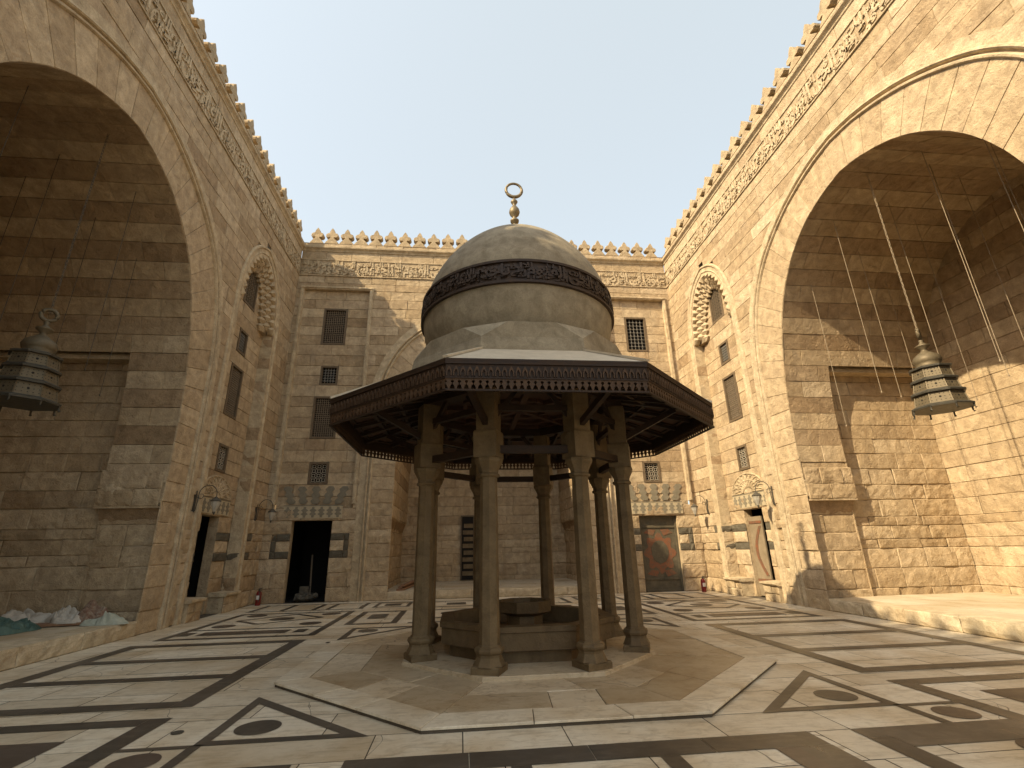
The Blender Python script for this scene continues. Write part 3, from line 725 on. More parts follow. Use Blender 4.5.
# ------------------------------------------------------------------ floor
mb = MB()
y = YF-7.0; r = 0
SL = [.62, .55, .7, .48, .66]
while y < YB:
    y1 = min(YB, y+SL[r % 5]); x = XL-.0; r += 1
    x -= rnd.uniform(0, .8)
    while x < XR:
        x1 = x+rnd.uniform(.75, 1.9); a, b = max(x, XL), min(x1, XR); x = x1
        if b-a < .03: continue
        g = .0055; z = [rnd.uniform(-.0015, .0005) for _ in range(4)]
        mb.face([(a+g, y+g, z[0]), (b-g, y+g, z[1]), (b-g, y1-g, z[2]), (a+g, y1-g, z[3])], 0, (rnd.random(), 1. if rnd.random() < .35 else 0, 0))
    y = y1
mb.face([(XL-.4, YF-7, -.006), (XR+.4, YF-7, -.006), (XR+.4, YB+.4, -.006), (XL-.4, YB+.4, -.006)], 1)
fl = struct(mb.build('courtyard_floor', ['marble', 'grout']))
mb = MB(); mb.face([(-300, -300, -.03), (300, -300, -.03), (300, 300, -.03), (-300, 300, -.03)]); struct(mb.build('ground', 'earth'))
# inlay, laid out in distance from the court's axis and mirrored
mb = MB(); ZI = .005
def poly(pts, mi=0, z=ZI, sides=(-1, 1)):
    for s in sides:
        mb.face([(XC+s*p[0], p[1], z) for p in pts], mi, (rnd.random(), 0, 0))
def rect(r0, y0, r1, y1, mi=0, z=ZI, cut=True, sides=(-1, 1)):
    # long bands are made of several stones with fine joints
    n = max(1, round(max(r1-r0, y1-y0)/1.1)) if cut else 1
    for k in range(n):
        if r1-r0 > y1-y0: poly([(r0+(r1-r0)*k/n+.003, y0), (r0+(r1-r0)*(k+1)/n-.003, y0), (r0+(r1-r0)*(k+1)/n-.003, y1), (r0+(r1-r0)*k/n+.003, y1)], mi, z, sides)
        else: poly([(r0, y0+(y1-y0)*k/n+.003), (r1, y0+(y1-y0)*k/n+.003), (r1, y0+(y1-y0)*(k+1)/n-.003), (r0, y0+(y1-y0)*(k+1)/n-.003)], mi, z, sides)
def disk(r, y, a, mi=0, b=None): poly([(r+a*cos(k*pi/16), y+(b or a)*sin(k*pi/16)) for k in range(32)], mi)
def seg(p, q, w, mi=0):
    p, q = Vector(p), Vector(q); t = (q-p).normalized(); n = Vector((-t.y, t.x))*w/2
    poly([tuple(p-n), tuple(q-n), tuple(q+n), tuple(p+n)], mi)
def frame(r0, y0, r1, y1, w, mi=0):
    rect(r0, y0, r0+w, y1, mi); rect(r1-w, y0, r1, y1, mi); rect(r0+w, y0, r1-w, y0+w, mi); rect(r0+w, y1-w, r1-w, y1, mi)
frame(4.03, 6.52, 7.2, 10.72, .24); rect(4.27, 9.1, 6.96, 9.34); rect(4.27, 7.83, 6.96, 8.06)
frame(4.03, 1.9, 7.2, 6.15, .22); rect(4.66, 3.1, 6.6, 5.6, 2, cut=False)
rect(3.44, 5.24, 4.03, 5.31); rect(3.34, 4.75, 3.44, 5.31); rect(2.40, 4.53, 4.03, 4.75); disk(3.72, 4.99, .19, 2)
frame(2.40, 1.2, 3.9, 4.53, .22); disk(3.62, 4.12, .2, 2)
rect(-2.0, 4.45, 2.0, 4.76, sides=(1,)); rect(1.70, 1.4, 2.0, 4.45); rect(.52, 2.2, .68, 4.45); rect(1.5, 3.9, 1.7, 4.45, 2)
# white slabs of the near middle panel with grey streaks stay part of the floor slabs
for m in (lambda y: y, lambda y: 2*FY-y):
    T = [(3.42, 6.78), (3.42, 5.28), (1.90, 5.28)]; I = [(3.31, 6.50), (3.31, 5.39), (2.17, 5.39)]
    for k in range(3): poly([(T[k][0], m(T[k][1])), (T[(k+1) % 3][0], m(T[(k+1) % 3][1])), (I[(k+1) % 3][0], m(I[(k+1) % 3][1])), (I[k][0], m(I[k][1]))])
    disk(3.02, m(5.70), .21)
frame(4.02, 11.2, 7.1, 15.3, .16); rect(4.75, 11.68, 6.55, 12.14, 2); rect(4.38, 11.70, 4.62, 12.14); rect(6.70, 11.7, 6.92, 12.14)
rect(4.18, 12.40, 6.94, 12.50)
D4 = [(6.62, 13.9), (5.9, 13.2), (4.62, 14.1), (5.5, 14.95)]
for k in range(4): seg(D4[k], D4[(k+1) % 4], .12)
for q in ((6.55, 13.0), (6.5, 14.82), (4.62, 13.05), (4.56, 14.8)): disk(*q, .25, 2)
disk(5.6, 14.05, .3, 0)
rect(3.9, 15.75, 7.2, 15.87); rect(2.2, 17.4, 7.2, 17.5)
for rr in (3.95, 4.9, 5.3, 6.2, 7.05): rect(rr, 15.95, rr+.13, 17.35)
frame(2.55, 12.55, 3.75, 15.0, .16); rect(2.95, 13.45, 3.4, 14.35, 0, cut=False); frame(2.6, 16.0, 3.7, 17.3, .12); rect(2.9, 16.35, 3.4, 16.95, 0, cut=False)
rect(0, 12.45, 2.3, 12.6); frame(.3, 13.2, 2.1, 15.0, .15); disk(1.2, 14.1, .4, 2); frame(.15, 15.6, 2.3, 17.2, .14); rect(.9, 16.1, 1.5, 16.7, 0, cut=False)
rect(7.2, 2, 7.2+.01, 2.01)
inl = mb.build('marble_inlay', ['slate', 'marble', 'redmarble'], fl)

# octagonal marble terrace round the fountain
def octp(R, c=(FX, FY), rot=22.5): return [(c[0]+R*cos(radians(rot+45*k)), c[1]+R*sin(radians(rot+45*k))) for k in range(8)]
mb = MB(); RO = 3.669; RI = RO-.42
O, I = octp(RO), octp(RI)
lerp = lambda p, q, t: (p[0]+(q[0]-p[0])*t, p[1]+(q[1]-p[1])*t)
def slab(pts, z0, z1, mi=0, tone=None):
    z = z1+rnd.uniform(-.004, .003); n = len(pts); cx = sum(p[0] for p in pts)/n; cy = sum(p[1] for p in pts)/n
    pts = [(p[0]+(cx-p[0])*.010, p[1]+(cy-p[1])*.014) for p in pts]; s = [(p[0]+(cx-p[0])*.012, p[1]+(cy-p[1])*.012) for p in pts]
    mb.add([(*p, z0) for p in pts]+[(*p, z-.006) for p in pts]+[(*p, z) for p in s], [(k, (k+1) % n, n+(k+1) % n, n+k) for k in range(n)]+[(n+k, n+(k+1) % n, 2*n+(k+1) % n, 2*n+k) for k in range(n)]+[tuple(range(2*n, 3*n))], mi, tone or (rnd.random(), 1. if rnd.random() < .4 else 0, 0))
for k in range(8):
    o0, o1, i0, i1 = O[k], O[(k+1) % 8], I[k], I[(k+1) % 8]; ZB = .030
    cuts = [0, rnd.uniform(.28, .38), rnd.uniform(.6, .72), 1]
    for a, b in zip(cuts[:-1], cuts[1:]): slab([lerp(o0, o1, a), lerp(o0, o1, b), lerp(i0, i1, b), lerp(i0, i1, a)], .032, .055, 0, (rnd.uniform(.55, 1), 0, 0))
    # inner paving: two rings of irregular slabs per sector
    R0, R1, R2 = RI-.004, 2.62+rnd.uniform(-.12, .12), 1.95
    rings = [octp(R0), octp(2.6), octp(1.95)]
    for (A, Bq, n) in ((rings[0], rings[1], 3), (rings[1], rings[2], 2)):
        cs = [0]+sorted(rnd.uniform(.2, .8) for _ in range(n-1))+[1]; ds = [0]+[min(.95, max(.05, q+rnd.uniform(-.1, .1))) for q in cs[1:-1]]+[1]
        for (a, b), (a2, b2) in zip(zip(cs[:-1], cs[1:]), zip(ds[:-1], ds[1:])):
            slab([lerp(A[k], A[(k+1) % 8], a), lerp(A[k], A[(k+1) % 8], b), lerp(Bq[k], Bq[(k+1) % 8], b2), lerp(Bq[k], Bq[(k+1) % 8], a2)], 0, .050, 1)
mb.prism(octp(RO-.02), -.002, .042, 2)
struct(mb.build('fountain_terrace', ['marble', 'terrace', 'grout']))

# raised iwan floors with stone kerbs
def iwan_floor(label_axis, mapf, c, D, h):
    mb = MB(); u = c-3.55
    while u < c+3.54:
        e = min(c+3.55, u+rnd.uniform(.9, 1.5))
        if c+3.55-e < .4: e = c+3.55
        block(mb, u, e, 0, h-.01, lambda a, b, d: mapf(a, b, -.0+d), d=.03, bev=.02, amp=.02, jit=.008, tone=(rnd.random(), .1, 0), cell=.12)
        mb.hexa([mapf(u+.006, h-.05, -.5), mapf(e-.006, h-.05, -.5), mapf(e-.006, h-.05, .01), mapf(u+.006, h-.05, .01), mapf(u+.006, h, -.5), mapf(e-.006, h, -.5), mapf(e-.006, h-.004, .008), mapf(u+.006, h-.004, .008)], 0, (rnd.random(), 0, 0))
        u = e
    yy = -.5
    while yy > -D:
        y2 = max(-D, yy-rnd.uniform(.6, .8)); u = c-3.9
        while u < c+3.9:
            e = min(c+3.9, u+rnd.uniform(.8, 1.4)); z = h-.006+rnd.uniform(-.001, .001)
            mb.face([mapf(u+.003, z, y2+.003), mapf(e-.003, z, y2+.003), mapf(e-.003, z, yy-.003), mapf(u+.003, z, yy-.003)], 1, (rnd.random(), 0, 0)); u = e
        yy = y2
    mb.face([mapf(c-3.9, h-.012, -D), mapf(c+3.9, h-.012, -D), mapf(c+3.9, h-.012, 0), mapf(c-3.9, h-.012, 0)], 2)
    return struct(mb.build('iwan_floor', ['kerb', 'ifloor', 'grout']))
iwan_floor('l', mapL, YC, 4.4, .30); iwan_floor('r', mapR, YC, 4.55, .28); iwan_floor('b', mapB, XC, DB, .27)

# ------------------------------------------------------------------ the fountain pavilion
ft = thing('ablution_fountain', 'octagonal ablution fountain with eight columns, dark wooden canopy and round plaster dome', 'fountain', (FX, FY, .05))
c3 = (FX, FY, 0)
R8 = radians(22.5)
mb = MB(); mb.prism(octp(2.03), .048, .085, 0, (.5, .1, 0)); mb.prism(octp(2.015), .085, .10, 0, (.6, .0, 0)); mb.build('plinth', 'terrace', ft)
# basin
mb = MB()
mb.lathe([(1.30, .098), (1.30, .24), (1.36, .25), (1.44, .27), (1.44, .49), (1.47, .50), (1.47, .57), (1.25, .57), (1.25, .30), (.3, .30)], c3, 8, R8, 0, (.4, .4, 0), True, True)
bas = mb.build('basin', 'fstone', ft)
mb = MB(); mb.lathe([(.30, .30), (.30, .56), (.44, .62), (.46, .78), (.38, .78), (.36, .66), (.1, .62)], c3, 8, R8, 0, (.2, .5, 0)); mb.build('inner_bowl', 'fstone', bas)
# columns
def column(k):
    a = radians(22.5+45*k); c = (FX+1.757*cos(a), FY+1.757*sin(a), 0)
    mb = MB(); tn = (rnd.uniform(.35, .7), rnd.uniform(0, .2), 0)
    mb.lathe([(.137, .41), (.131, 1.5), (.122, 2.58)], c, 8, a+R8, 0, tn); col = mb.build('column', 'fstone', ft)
    q = pi/4+a
    mb = MB()
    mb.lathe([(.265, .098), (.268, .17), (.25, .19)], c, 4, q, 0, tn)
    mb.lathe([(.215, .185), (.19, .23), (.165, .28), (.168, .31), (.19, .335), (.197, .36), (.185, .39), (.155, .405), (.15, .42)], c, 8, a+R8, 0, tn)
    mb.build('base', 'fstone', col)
    mb = MB()
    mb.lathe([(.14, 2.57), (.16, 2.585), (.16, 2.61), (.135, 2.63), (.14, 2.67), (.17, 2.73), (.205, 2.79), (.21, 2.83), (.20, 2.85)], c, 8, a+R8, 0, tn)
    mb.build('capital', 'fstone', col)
    mb = MB()
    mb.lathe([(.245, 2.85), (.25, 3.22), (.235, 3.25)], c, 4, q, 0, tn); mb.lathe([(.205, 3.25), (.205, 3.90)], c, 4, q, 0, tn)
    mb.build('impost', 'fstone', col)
    return Vector(c)
cols = [column(k) for k in range(8)]
for k in range(8):
    p, q = cols[k], cols[(k+1) % 8]
    mb = MB(); mb.beam(p+Vector((0, 0, 2.98)), q+Vector((0, 0, 2.98)), .10, .11)
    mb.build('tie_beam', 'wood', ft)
# architrave, ceiling and eaves
mb = MB()
for k in range(8):
    p, q = cols[k], cols[(k+1) % 8]
    mb.beam(p+Vector((0, 0, 3.99)), q+Vector((0, 0, 3.99)), .26, .18); mb.beam(p+Vector((0, 0, 3.62)), q+Vector((0, 0, 3.62)), .09, .09)
    m = (p+q)/2
    for s in (-1, 1):      # little braces making a pointed head between columns
        e = p if s < 0 else q
        mb.beam(e+Vector((0, 0, 3.45))+(m-e)*.12, m+(e-m)*.35+Vector((0, 0, 3.92)), .06, .07)
mb.build('architrave', 'wood', ft)
mb = MB(); mb.prism(octp(1.9), 4.10, 4.14)
for k in range(4):
    a = radians(45*k); mb.beam((FX+1.6*cos(a), FY+1.6*sin(a), 4.06), (FX-1.6*cos(a), FY-1.6*sin(a), 4.06), .1, .08)
for R in (.6, 1.1, 1.5):
    P8 = octp(R)
    for k in range(8): mb.beam((*P8[k], 4.07), (*P8[(k+1) % 8], 4.07), .07, .06)
mb.build('ceiling', 'woodred', ft)
mb = MB(); E0, E1 = octp(1.8), octp(3.27)
def ept(k, t, s, dz=0):   # point on the eave soffit
    a = lerp(E0[k % 8], E0[(k+1) % 8], t); b = lerp(E1[k % 8], E1[(k+1) % 8], t); p = lerp(a, b, s); return (p[0], p[1], 4.08+(3.74-4.08)*s+dz)
for k in range(8): mb.face([ept(k, 0, 0), ept(k, 1, 0), ept(k, 1, 1), ept(k, 0, 1)], 1)
for k in range(8):
    for t in (0, .25, .5, .75): mb.beam(ept(k, t, 0, -.04), ept(k, t, .98, -.04), .06 if t else .1, .08)
    for s in (.33, .66): mb.beam(ept(k, .0, s, -.03), ept(k, 1, s, -.03), .05, .06)
    # strut from the column out to the eave
    cc = cols[k]; o = (Vector((cc.x, cc.y, 0))-Vector((FX, FY, 0))).normalized()
    mb.beam(Vector((cc.x, cc.y, 3.36))+o*.12, Vector((FX, FY, 3.78))+o*2.75, .08, .09)
    for t in (.125, .375, .625, .875):
        for s0, s1 in ((.05, .3), (.38, .62), (.7, .94)):
            q = [ept(k, t-.09, s0, -.015), ept(k, t+.09, s0, -.015), ept(k, t+.09, s1, -.015), ept(k, t-.09, s1, -.015)]
            for a, b in zip(q, q[1:]+q[:1]): mb.beam(a, b, .03, .03)
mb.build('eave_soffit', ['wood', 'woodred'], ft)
# pierced valance: one carved board per side
VR = 3.336
for k in range(8):
    V = octp(VR); p, q = Vector((*V[k], 0)), Vector((*V[(k+1) % 8], 0)); L = (q-p).length; t = (q-p)/L; nrm = Vector((t.y, -t.x, 0))
    if nrm.dot(p-Vector((FX, FY, 0))) < 0: nrm = -nrm
    mv = lambda u, v, d: p+t*u+Vector((0, 0, v))+nrm*d
    mb = MB()
    wbox(mb, mv, 0, L, 3.60, 3.80, -.03, 0); wbox(mb, mv, 0, L, 3.573, 3.60, -.03, 0); wbox(mb, mv, 0, L, 3.415, 3.437, -.03, .004)
    wbox(mb, mv, -.004, L+.004, 3.76, 3.815, .0, .02); wbox(mb, mv, 0, L, 3.572, 3.59, .0, .01)
    n = 30; st = L/n
    for i in range(n):
        x = st*(i+.5); h = st/2
        g = [(.5, 3.58), (.5, 3.555), (.30, 3.545), (.24, 3.53), (.42, 3.515), (.45, 3.50), (.27, 3.485), (.18, 3.46), (.11, 3.435)]
        poly2 = [(x+a*st, z) for a, z in g]+[(x-a*st, z) for a, z in g[::-1]]
        wprism(mb, mv, poly2, -.025, -.002, 1)
        ar = [(x-h*.8, 3.60), (x-h*.8, 3.66), (x-h*.45, 3.70), (x, 3.735), (x+h*.45, 3.70), (x+h*.8, 3.66), (x+h*.8, 3.60), (x+h*.5, 3.60), (x+h*.45, 3.655), (x, 3.69), (x-h*.45, 3.655), (x-h*.5, 3.60)]
        wprism(mb, mv, ar, 0, .022, 1)
    mb.build('valance', ['wood', 'fretwood'], ft)
# roof and drum
mb = MB(); A, B = octp(3.36), octp(1.93)
for k in range(8):
    k2 = (k+1) % 8; n = 6
    for i in range(n):
        a0, a1 = lerp(A[k], A[k2], i/n), lerp(A[k], A[k2], (i+1)/n); b0, b1 = lerp(B[k], B[k2], i/n), lerp(B[k], B[k2], (i+1)/n)
        mb.face([(*a0, 3.83), (*a1, 3.83), (*b1, 4.54), (*b0, 4.54)])
    mb.beam((*A[k], 3.85), (*B[k], 4.555), .07, .03)
    mb.hexa([(*A[k], 3.80), (*A[k2], 3.80), (*E1[k2], 3.80), (*E1[k], 3.80), (*A[k], 3.83), (*A[k2], 3.83), (*E1[k2], 3.828), (*E1[k], 3.828)], 1)
mb.build('canopy_roof', ['roofing', 'wood'], ft)
mb = MB()
B0, B1 = octp(2.13), octp(2.07)
TOP = [(FX+1.94*cos(radians(11.25+22.5*k)), FY+1.94*sin(radians(11.25+22.5*k))) for k in range(16)]
zb, zm, zt = 4.38, 4.68, 4.95
for k in range(8):
    k2 = (k+1) % 8
    mb.face([(*B0[k], zb), (*B0[k2], zb), (*B1[k2], zm), (*B1[k], zm)])
    # TOP index: octagon vertex k sits at 22.5+45k = between 11.25+22.5*(2k) and 11.25+22.5*(2k+1)
    t0, t1, t2 = TOP[(2*k) % 16], TOP[(2*k+1) % 16], TOP[(2*k+2) % 16]
    mb.face([(*B1[k], zm), (*B1[k2], zm), (*t2, zt), (*t1, zt)], 0, (.4, 0, 0)); mb.face([(*B1[k], zm), (*t1, zt), (*t0, zt)], 0, (.9, 0, 0))
mb.prism(TOP, zt-.005, zt)
mb.build('drum', 'dome', ft)
SZ, SR = 5.80, 1.845
def domer(z):
    s = (z-SZ)/SR; return SR*sqrt(max(0, 1-s*s))
mb = MB(); prof = []
for k in range(41):
    a = radians(-30+(118)*k/40); r, z = SR*cos(a), SZ+SR*sin(a)
    if a > radians(20): z += .36*((a-radians(20))/radians(68))**2
    prof.append((max(r, .02), z))
mb.lathe(prof, c3, 96, 0, 0, (.5, 0, 0)); dome = mb.build('dome', 'dome', ft, smooth=True)
mb = MB(); bz0, bz1 = 5.69, 6.10
pr = [(domer(bz0)+.0, bz0-.02), (domer(bz0)+.05, bz0-.015), (domer(bz0)+.05, bz0+.03), (domer(bz0)+.02, bz0+.035), (domer(5.9)+.022, 5.9), (domer(bz1)+.02, bz1-.035), (domer(bz1)+.055, bz1-.03), (domer(bz1)+.055, bz1+.015), (domer(bz1)-.01, bz1+.03)]
mb.lathe(pr, c3, 96, 0, 0, (.5, 0, 0), False, False)
def bandfn(s, v, d):
    a = -pi/2+s/1.9-pi; r = domer(v)+.022+d; return (FX+r*cos(a), FY+r*sin(a), v)
lettering(mb, 0, 2*pi*1.9, bz0+.045, bz1-.045, bandfn, .30, .028, y0=-.26, y1=.78)
lettering(mb, 0, 2*pi*1.9, bz0+.20, bz1-.045, bandfn, .22, .022, y0=-.2, y1=.75, start=3)
lettering(mb, 0, 2*pi*1.9, bz0+.045, bz0+.22, bandfn, .26, .018, y0=-.2, y1=.75, start=1.7)
mb.build('inscription_band', 'woodband', dome)
mb = MB(); T = prof[-1][1]
mb.lathe([(.13, T-.06), (.15, T+.03), (.09, T+.10), (.045, T+.16), (.035, 8.24), (.09, 8.27), (.095, 8.31), (.04, 8.36), (.05, 8.40), (.10, 8.46), (.118, 8.52), (.105, 8.59), (.05, 8.68), (.03, 8.72), (.06, 8.76), (.078, 8.80), (.055, 8.84), (.022, 8.87), (.018, 8.95)], c3, 20, 0)
ringp = [(FX+.175*sin(2*pi*k/32), FY, 9.115+.18*cos(2*pi*k/32)) for k in range(32)]
mb.tube(ringp, [.026+.012*(1-cos(2*pi*k/32))/2 for k in range(32)], 8, closed=True)
mb.build('finial', 'bronze', ft, smooth=True)

# ------------------------------------------------------------------ lanterns and cords
def vault_z(y):
    d = abs(y-YC); best = 10.05
    for (a, b), (e, g) in zip(IWAN[:-1], IWAN[1:]):
        if min(a, e) <= d <= max(a, e) and g > 5: return b+(g-b)*(a-d)/max(1e-9, a-e)
    return best
def lantern(x, y, zr, label):
    t = thing('hanging_lantern', label, 'lantern', (x, y, zr-1.95), 'tiered mosque lanterns in the side iwans')
    c = (x, y, zr-1.95); q = radians(22.5)
    tiers = [(.57, .24, .50, .43), (.50, .54, .45, .40), (.44, .81, .40, .35), (.40, 1.09, .0, 0)]
    z = .22
    spec = [(.22, .53, .45, .41), (.52, .47, .40, .36), (.79, .415, .35, .32), (1.06, .375, 0, 0)]
    for i, (z, rim, r0, r1) in enumerate(spec):
        mb = MB()
        mb.lathe([(rim-.09, z-.035), (rim-.005, z-.03), (rim, z+.0), (rim-.03, z+.018), (max(.2, (r0 or .2))-.02, z+.055)], c, 8, q)
        mb.build('rim', 'lanternrim', t)
        if r0:
            mb = MB(); zz = spec[i+1][0]; mb.lathe([(r0, z+.04), (r1, zz-.03)], c, 8, q, 0)
            for k in range(8):     # pierced look: flat near-black discs painted for shaded openings
                a = 2*pi*(k+.5)/8+q; ap = cos(pi/8)
                for s in (-1.3, -.65, 0, .65, 1.3):
                    for h in (.22, .5, .78):
                        rr = (r0+(r1-r0)*h)*ap; w = rr*.27*s
                        pc = Vector((x+rr*cos(a)-w*sin(a), y+rr*sin(a)+w*cos(a), c[2]+z+.04+(zz-.07-z)*h)); n = Vector((cos(a), sin(a), 0)); tt = Vector((-sin(a), cos(a), 0))
                        rad = .020 if (s == 0 and h == .5) else .008
                        mb.face([pc+n*.004+tt*rad*cos(2*pi*j/8)+Vector((0, 0, rad*sin(2*pi*j/8))) for j in range(8)], 1)
                mb.tube([(x+r0*cos(a-pi/8), y+r0*sin(a-pi/8), c[2]+z+.04), (x+r1*cos(a-pi/8), y+r1*sin(a-pi/8), c[2]+zz-.03)], .012, 5)
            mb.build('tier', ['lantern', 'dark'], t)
    mb = MB()
    for k in range(8):
        a = 2*pi*k/8+q; mb = MB(); mb.tube([(x+.5*cos(a), y+.5*sin(a), c[2]+.2), (x+.5*cos(a), y+.5*sin(a), c[2]+.13), (x+.52*cos(a), y+.52*sin(a), c[2]+.10)], [.018, .014, .024], 6); mb.build('foot', 'lanternrim', t)
    mb = MB(); mb.lathe([(.27, 1.09), (.25, 1.11), (.20, 1.13), (.235, 1.19), (.25, 1.25), (.22, 1.33), (.12, 1.41), (.06, 1.46), (.05, 1.50), (.12, 1.56), (.13, 1.585), (.06, 1.62), (.035, 1.67), (.05, 1.70), (.03, 1.73), (.025, 1.76)], c, 24)
    mb.build('onion_cap', 'lantern', t, smooth=True)
    mb = MB(); mb.tube([(x+.11*sin(2*pi*k/24)*.8, y+.11*sin(2*pi*k/24)*.6, c[2]+1.86+.11*cos(2*pi*k/24)) for k in range(24)], .035, 8, closed=True); mb.build('ring', 'lantern', t, smooth=True)
    mb = MB(); zz = c[2]+1.95; top = vault_z(y)+.05; i = 0
    while zz < top:
        ax = (1, 0) if i % 2 else (0, 1)
        mb.tube([(x+.016*sin(2*pi*k/8)*ax[0], y+.016*sin(2*pi*k/8)*ax[1], zz+.05*cos(2*pi*k/8)) for k in range(8)], .0055, 4, closed=True); zz += .078; i += 1
    mb.build('chain', 'cord' if x > 0 else 'iron', t)  # left chain takes darker iron to paint in the iwan's shade
lantern(XR+.72, 8.47, 5.86, 'tiered brass lantern hanging by its chain in the sunlit right iwan')
lantern(XL-.70, 8.66, 5.86, 'dark tiered brass lantern hanging in the shaded left iwan, cut by the photo edge')
def cord(x, y, zl, side):
    mb = MB(); top = vault_z(y)+.02
    mb.tube([(x, y, zl), (x+.01, y, (top+zl)/2), (x, y, top)], .0065, 5)
    mb.lathe([(.008, -.04), (.016, -.02), (.008, .01)], (x, y, zl), 6)
    o = mb.build('vault_cord', 'cord' if side == 'right' else 'iron'); recenter(o, (x, y, zl))  # left cords coloured darker for the shaded vault, right ones paler for sun
    tag(o, 'thin bare lamp cord hanging from the vault of the sunlit right iwan' if side == 'right' else 'thin dark lamp cord hanging from the vault of the shaded left iwan', 'cord', 'lamp cords in the %s iwan' % side)
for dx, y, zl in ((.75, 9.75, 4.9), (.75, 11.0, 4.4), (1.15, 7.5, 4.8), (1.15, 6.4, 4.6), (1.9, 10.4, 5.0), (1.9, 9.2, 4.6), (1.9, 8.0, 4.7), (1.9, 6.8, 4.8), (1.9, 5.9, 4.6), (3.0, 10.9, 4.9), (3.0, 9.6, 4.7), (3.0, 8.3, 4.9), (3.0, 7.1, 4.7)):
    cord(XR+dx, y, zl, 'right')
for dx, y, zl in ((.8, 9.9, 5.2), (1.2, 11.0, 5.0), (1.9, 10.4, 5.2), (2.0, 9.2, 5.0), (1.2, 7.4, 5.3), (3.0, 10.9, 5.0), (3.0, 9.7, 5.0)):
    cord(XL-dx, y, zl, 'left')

# ------------------------------------------------------------------ wall lamps
def wall_lamp(wx, y, sgn, label):
    t = thing('wall_lamp', label, 'lamp', (wx, y, 2.9), 'scroll-arm wall lamps')
    P = lambda o, z: (wx+sgn*o, y, 2.9+z)
    mb = MB(); mb.box((min(wx-sgn*.03, wx+sgn*.02), y-.022, 2.62), (max(wx-sgn*.03, wx+sgn*.02), y+.022, 3.16)); 
    mb.tube([P(.04, -.25), P(.07, .05)]+[P(.29-.22*cos(pi*k/14), .16+.24*sin(pi*k/14)) for k in range(15)]+[P(.51, .10)], .011, 6)
    mb.tube([P(.04, .08)]+[P(.13+.06*cos(a), .12+.06*sin(a)) for a in [pi+k*pi/5 for k in range(9)]], .008, 5)
    mb.build('scroll_arm', 'iron', t)
    mb = MB(); c = (wx+sgn*.51, y, 2.9)
    mb.lathe([(.025, .10), (.05, .07), (.11, .03), (.135, .0), (.13, -.02)], c, 8); mb.build('cap', 'iron', t)
    mb = MB(); mb.lathe([(.025, -.265), (.035, -.29), (.012, -.35)], c, 8); mb.build('drop_finial', 'iron', t)
    mb = MB(); mb.lathe([(.12, -.02), (.095, -.13), (.035, -.27)], c, 8); mb.build('lamp_shade', 'glass', t)
wall_lamp(XL, 13.38, 1, 'iron scroll-arm lamp beside the dark doorway of the shaded left wall')
wall_lamp(XL, 17.3, 1, 'iron scroll-arm lamp in the shaded far left corner of the courtyard')
wall_lamp(XR, 13.38, -1, 'iron scroll-arm lamp beside the half open door of the sunlit wall')
wall_lamp(XR, 17.3, -1, 'iron scroll-arm lamp in the sunlit far right corner of the courtyard')

# ------------------------------------------------------------------ small things
def extinguisher(x, y, label):
    t = thing('fire_extinguisher', label, 'fire extinguisher', (x, y, 0), 'fire extinguishers in the far corners'); c = (x, y, 0)
    mb = MB(); mb.lathe([(.075, .005), (.08, .03), (.08, .36), (.065, .41), (.03, .44)], c, 16); mb.build('cylinder', 'red', t, smooth=True)
    mb = MB(); mb.lathe([(.028, .435), (.03, .48), (.02, .49)], c, 10); mb.beam((x-.02, y, .50), (x+.12, y-.05, .53), .025, .02); mb.beam((x-.02, y, .47), (x+.10, y-.04, .46), .02, .015)
    mb.tube([(x, y-.03, .46), (x+.06, y-.1, .42), (x+.07, y-.1, .25), (x+.05, y-.09, .12)], .014, 6); mb.build('valve_and_hose', 'iron', t)
    mb = MB(); vs = [(x+.082*cos(a), y+.082*sin(a), z) for z in (.18, .30) for a in [radians(-130+80*k/6) for k in range(7)]]
    mb.add(vs, [(k, k+1, 8+k, 7+k) for k in range(6)]); mb.build('label_panel', 'white', t)
extinguisher(XL+.30, 17.72, 'red fire extinguisher standing in the far left corner by the open doorway')
extinguisher(XR-.42, 17.62, 'red fire extinguisher standing in the far right corner near the painted door')
def heap(name, mat, x, y, z, rx, ry, h, seed, label, cat, rot=0., folds=3.5):
    n, m = 96, 36; vs = []; fs = []
    for j in range(m+1):
        for i in range(n):
            a = 2*pi*i/n; t = j/m; r = 1-t
            wob = 1+.30*nz((cos(a)*1.3+seed, sin(a)*1.3, seed), 1.1)
            px, py = rx*r*wob*cos(a), ry*r*wob*sin(a)
            hz = h*(1-r**2.2)**.8*(.62+.5*nz((px/rx*1.4+seed, py/ry*1.4, 1), 1.1))
            fo = nz((px*folds+seed, py*folds*.8, seed), .9); f2 = nz((px*folds*1.1+3*fo, py*folds*1.5+seed, 4), 1.9); f3 = nz((px*9, py*7+2*f2, seed), 1.7)
            w1 = sin(15*(px*.8+py*.6)+5*fo+3*f2); w2 = sin(23*(py*.9-px*.4)+6*f2); hz *= 1+.40*fo+.25*f2; hz += min(1, t*5)*(.04*w1+.022*w2+.012*f3)*(.6+h)
            f4 = abs(nz((px*5+seed, py*5+f2, seed), 1.25)); f5 = abs(nz((px*11, py*11+seed, 2), 1.2)); hz += min(1, t*5)*h*(.20*(f4-.22)+.10*(f5-.2))
            vs.append((px*cos(rot)-py*sin(rot), px*sin(rot)+py*cos(rot), max(.004, hz+.004)))
    for j in range(m):
        for i in range(n): fs.append((j*n+i, j*n+(i+1) % n, (j+1)*n+(i+1) % n, (j+1)*n+i))
    mb = MB(); mb.add([(x+a, y+b, z+c) for a, b, c in vs], fs); o = mb.build(name, mat, smooth=True); recenter(o, (x, y, z)); return tag(o, label, cat)
FZ = .297
mb = MB()
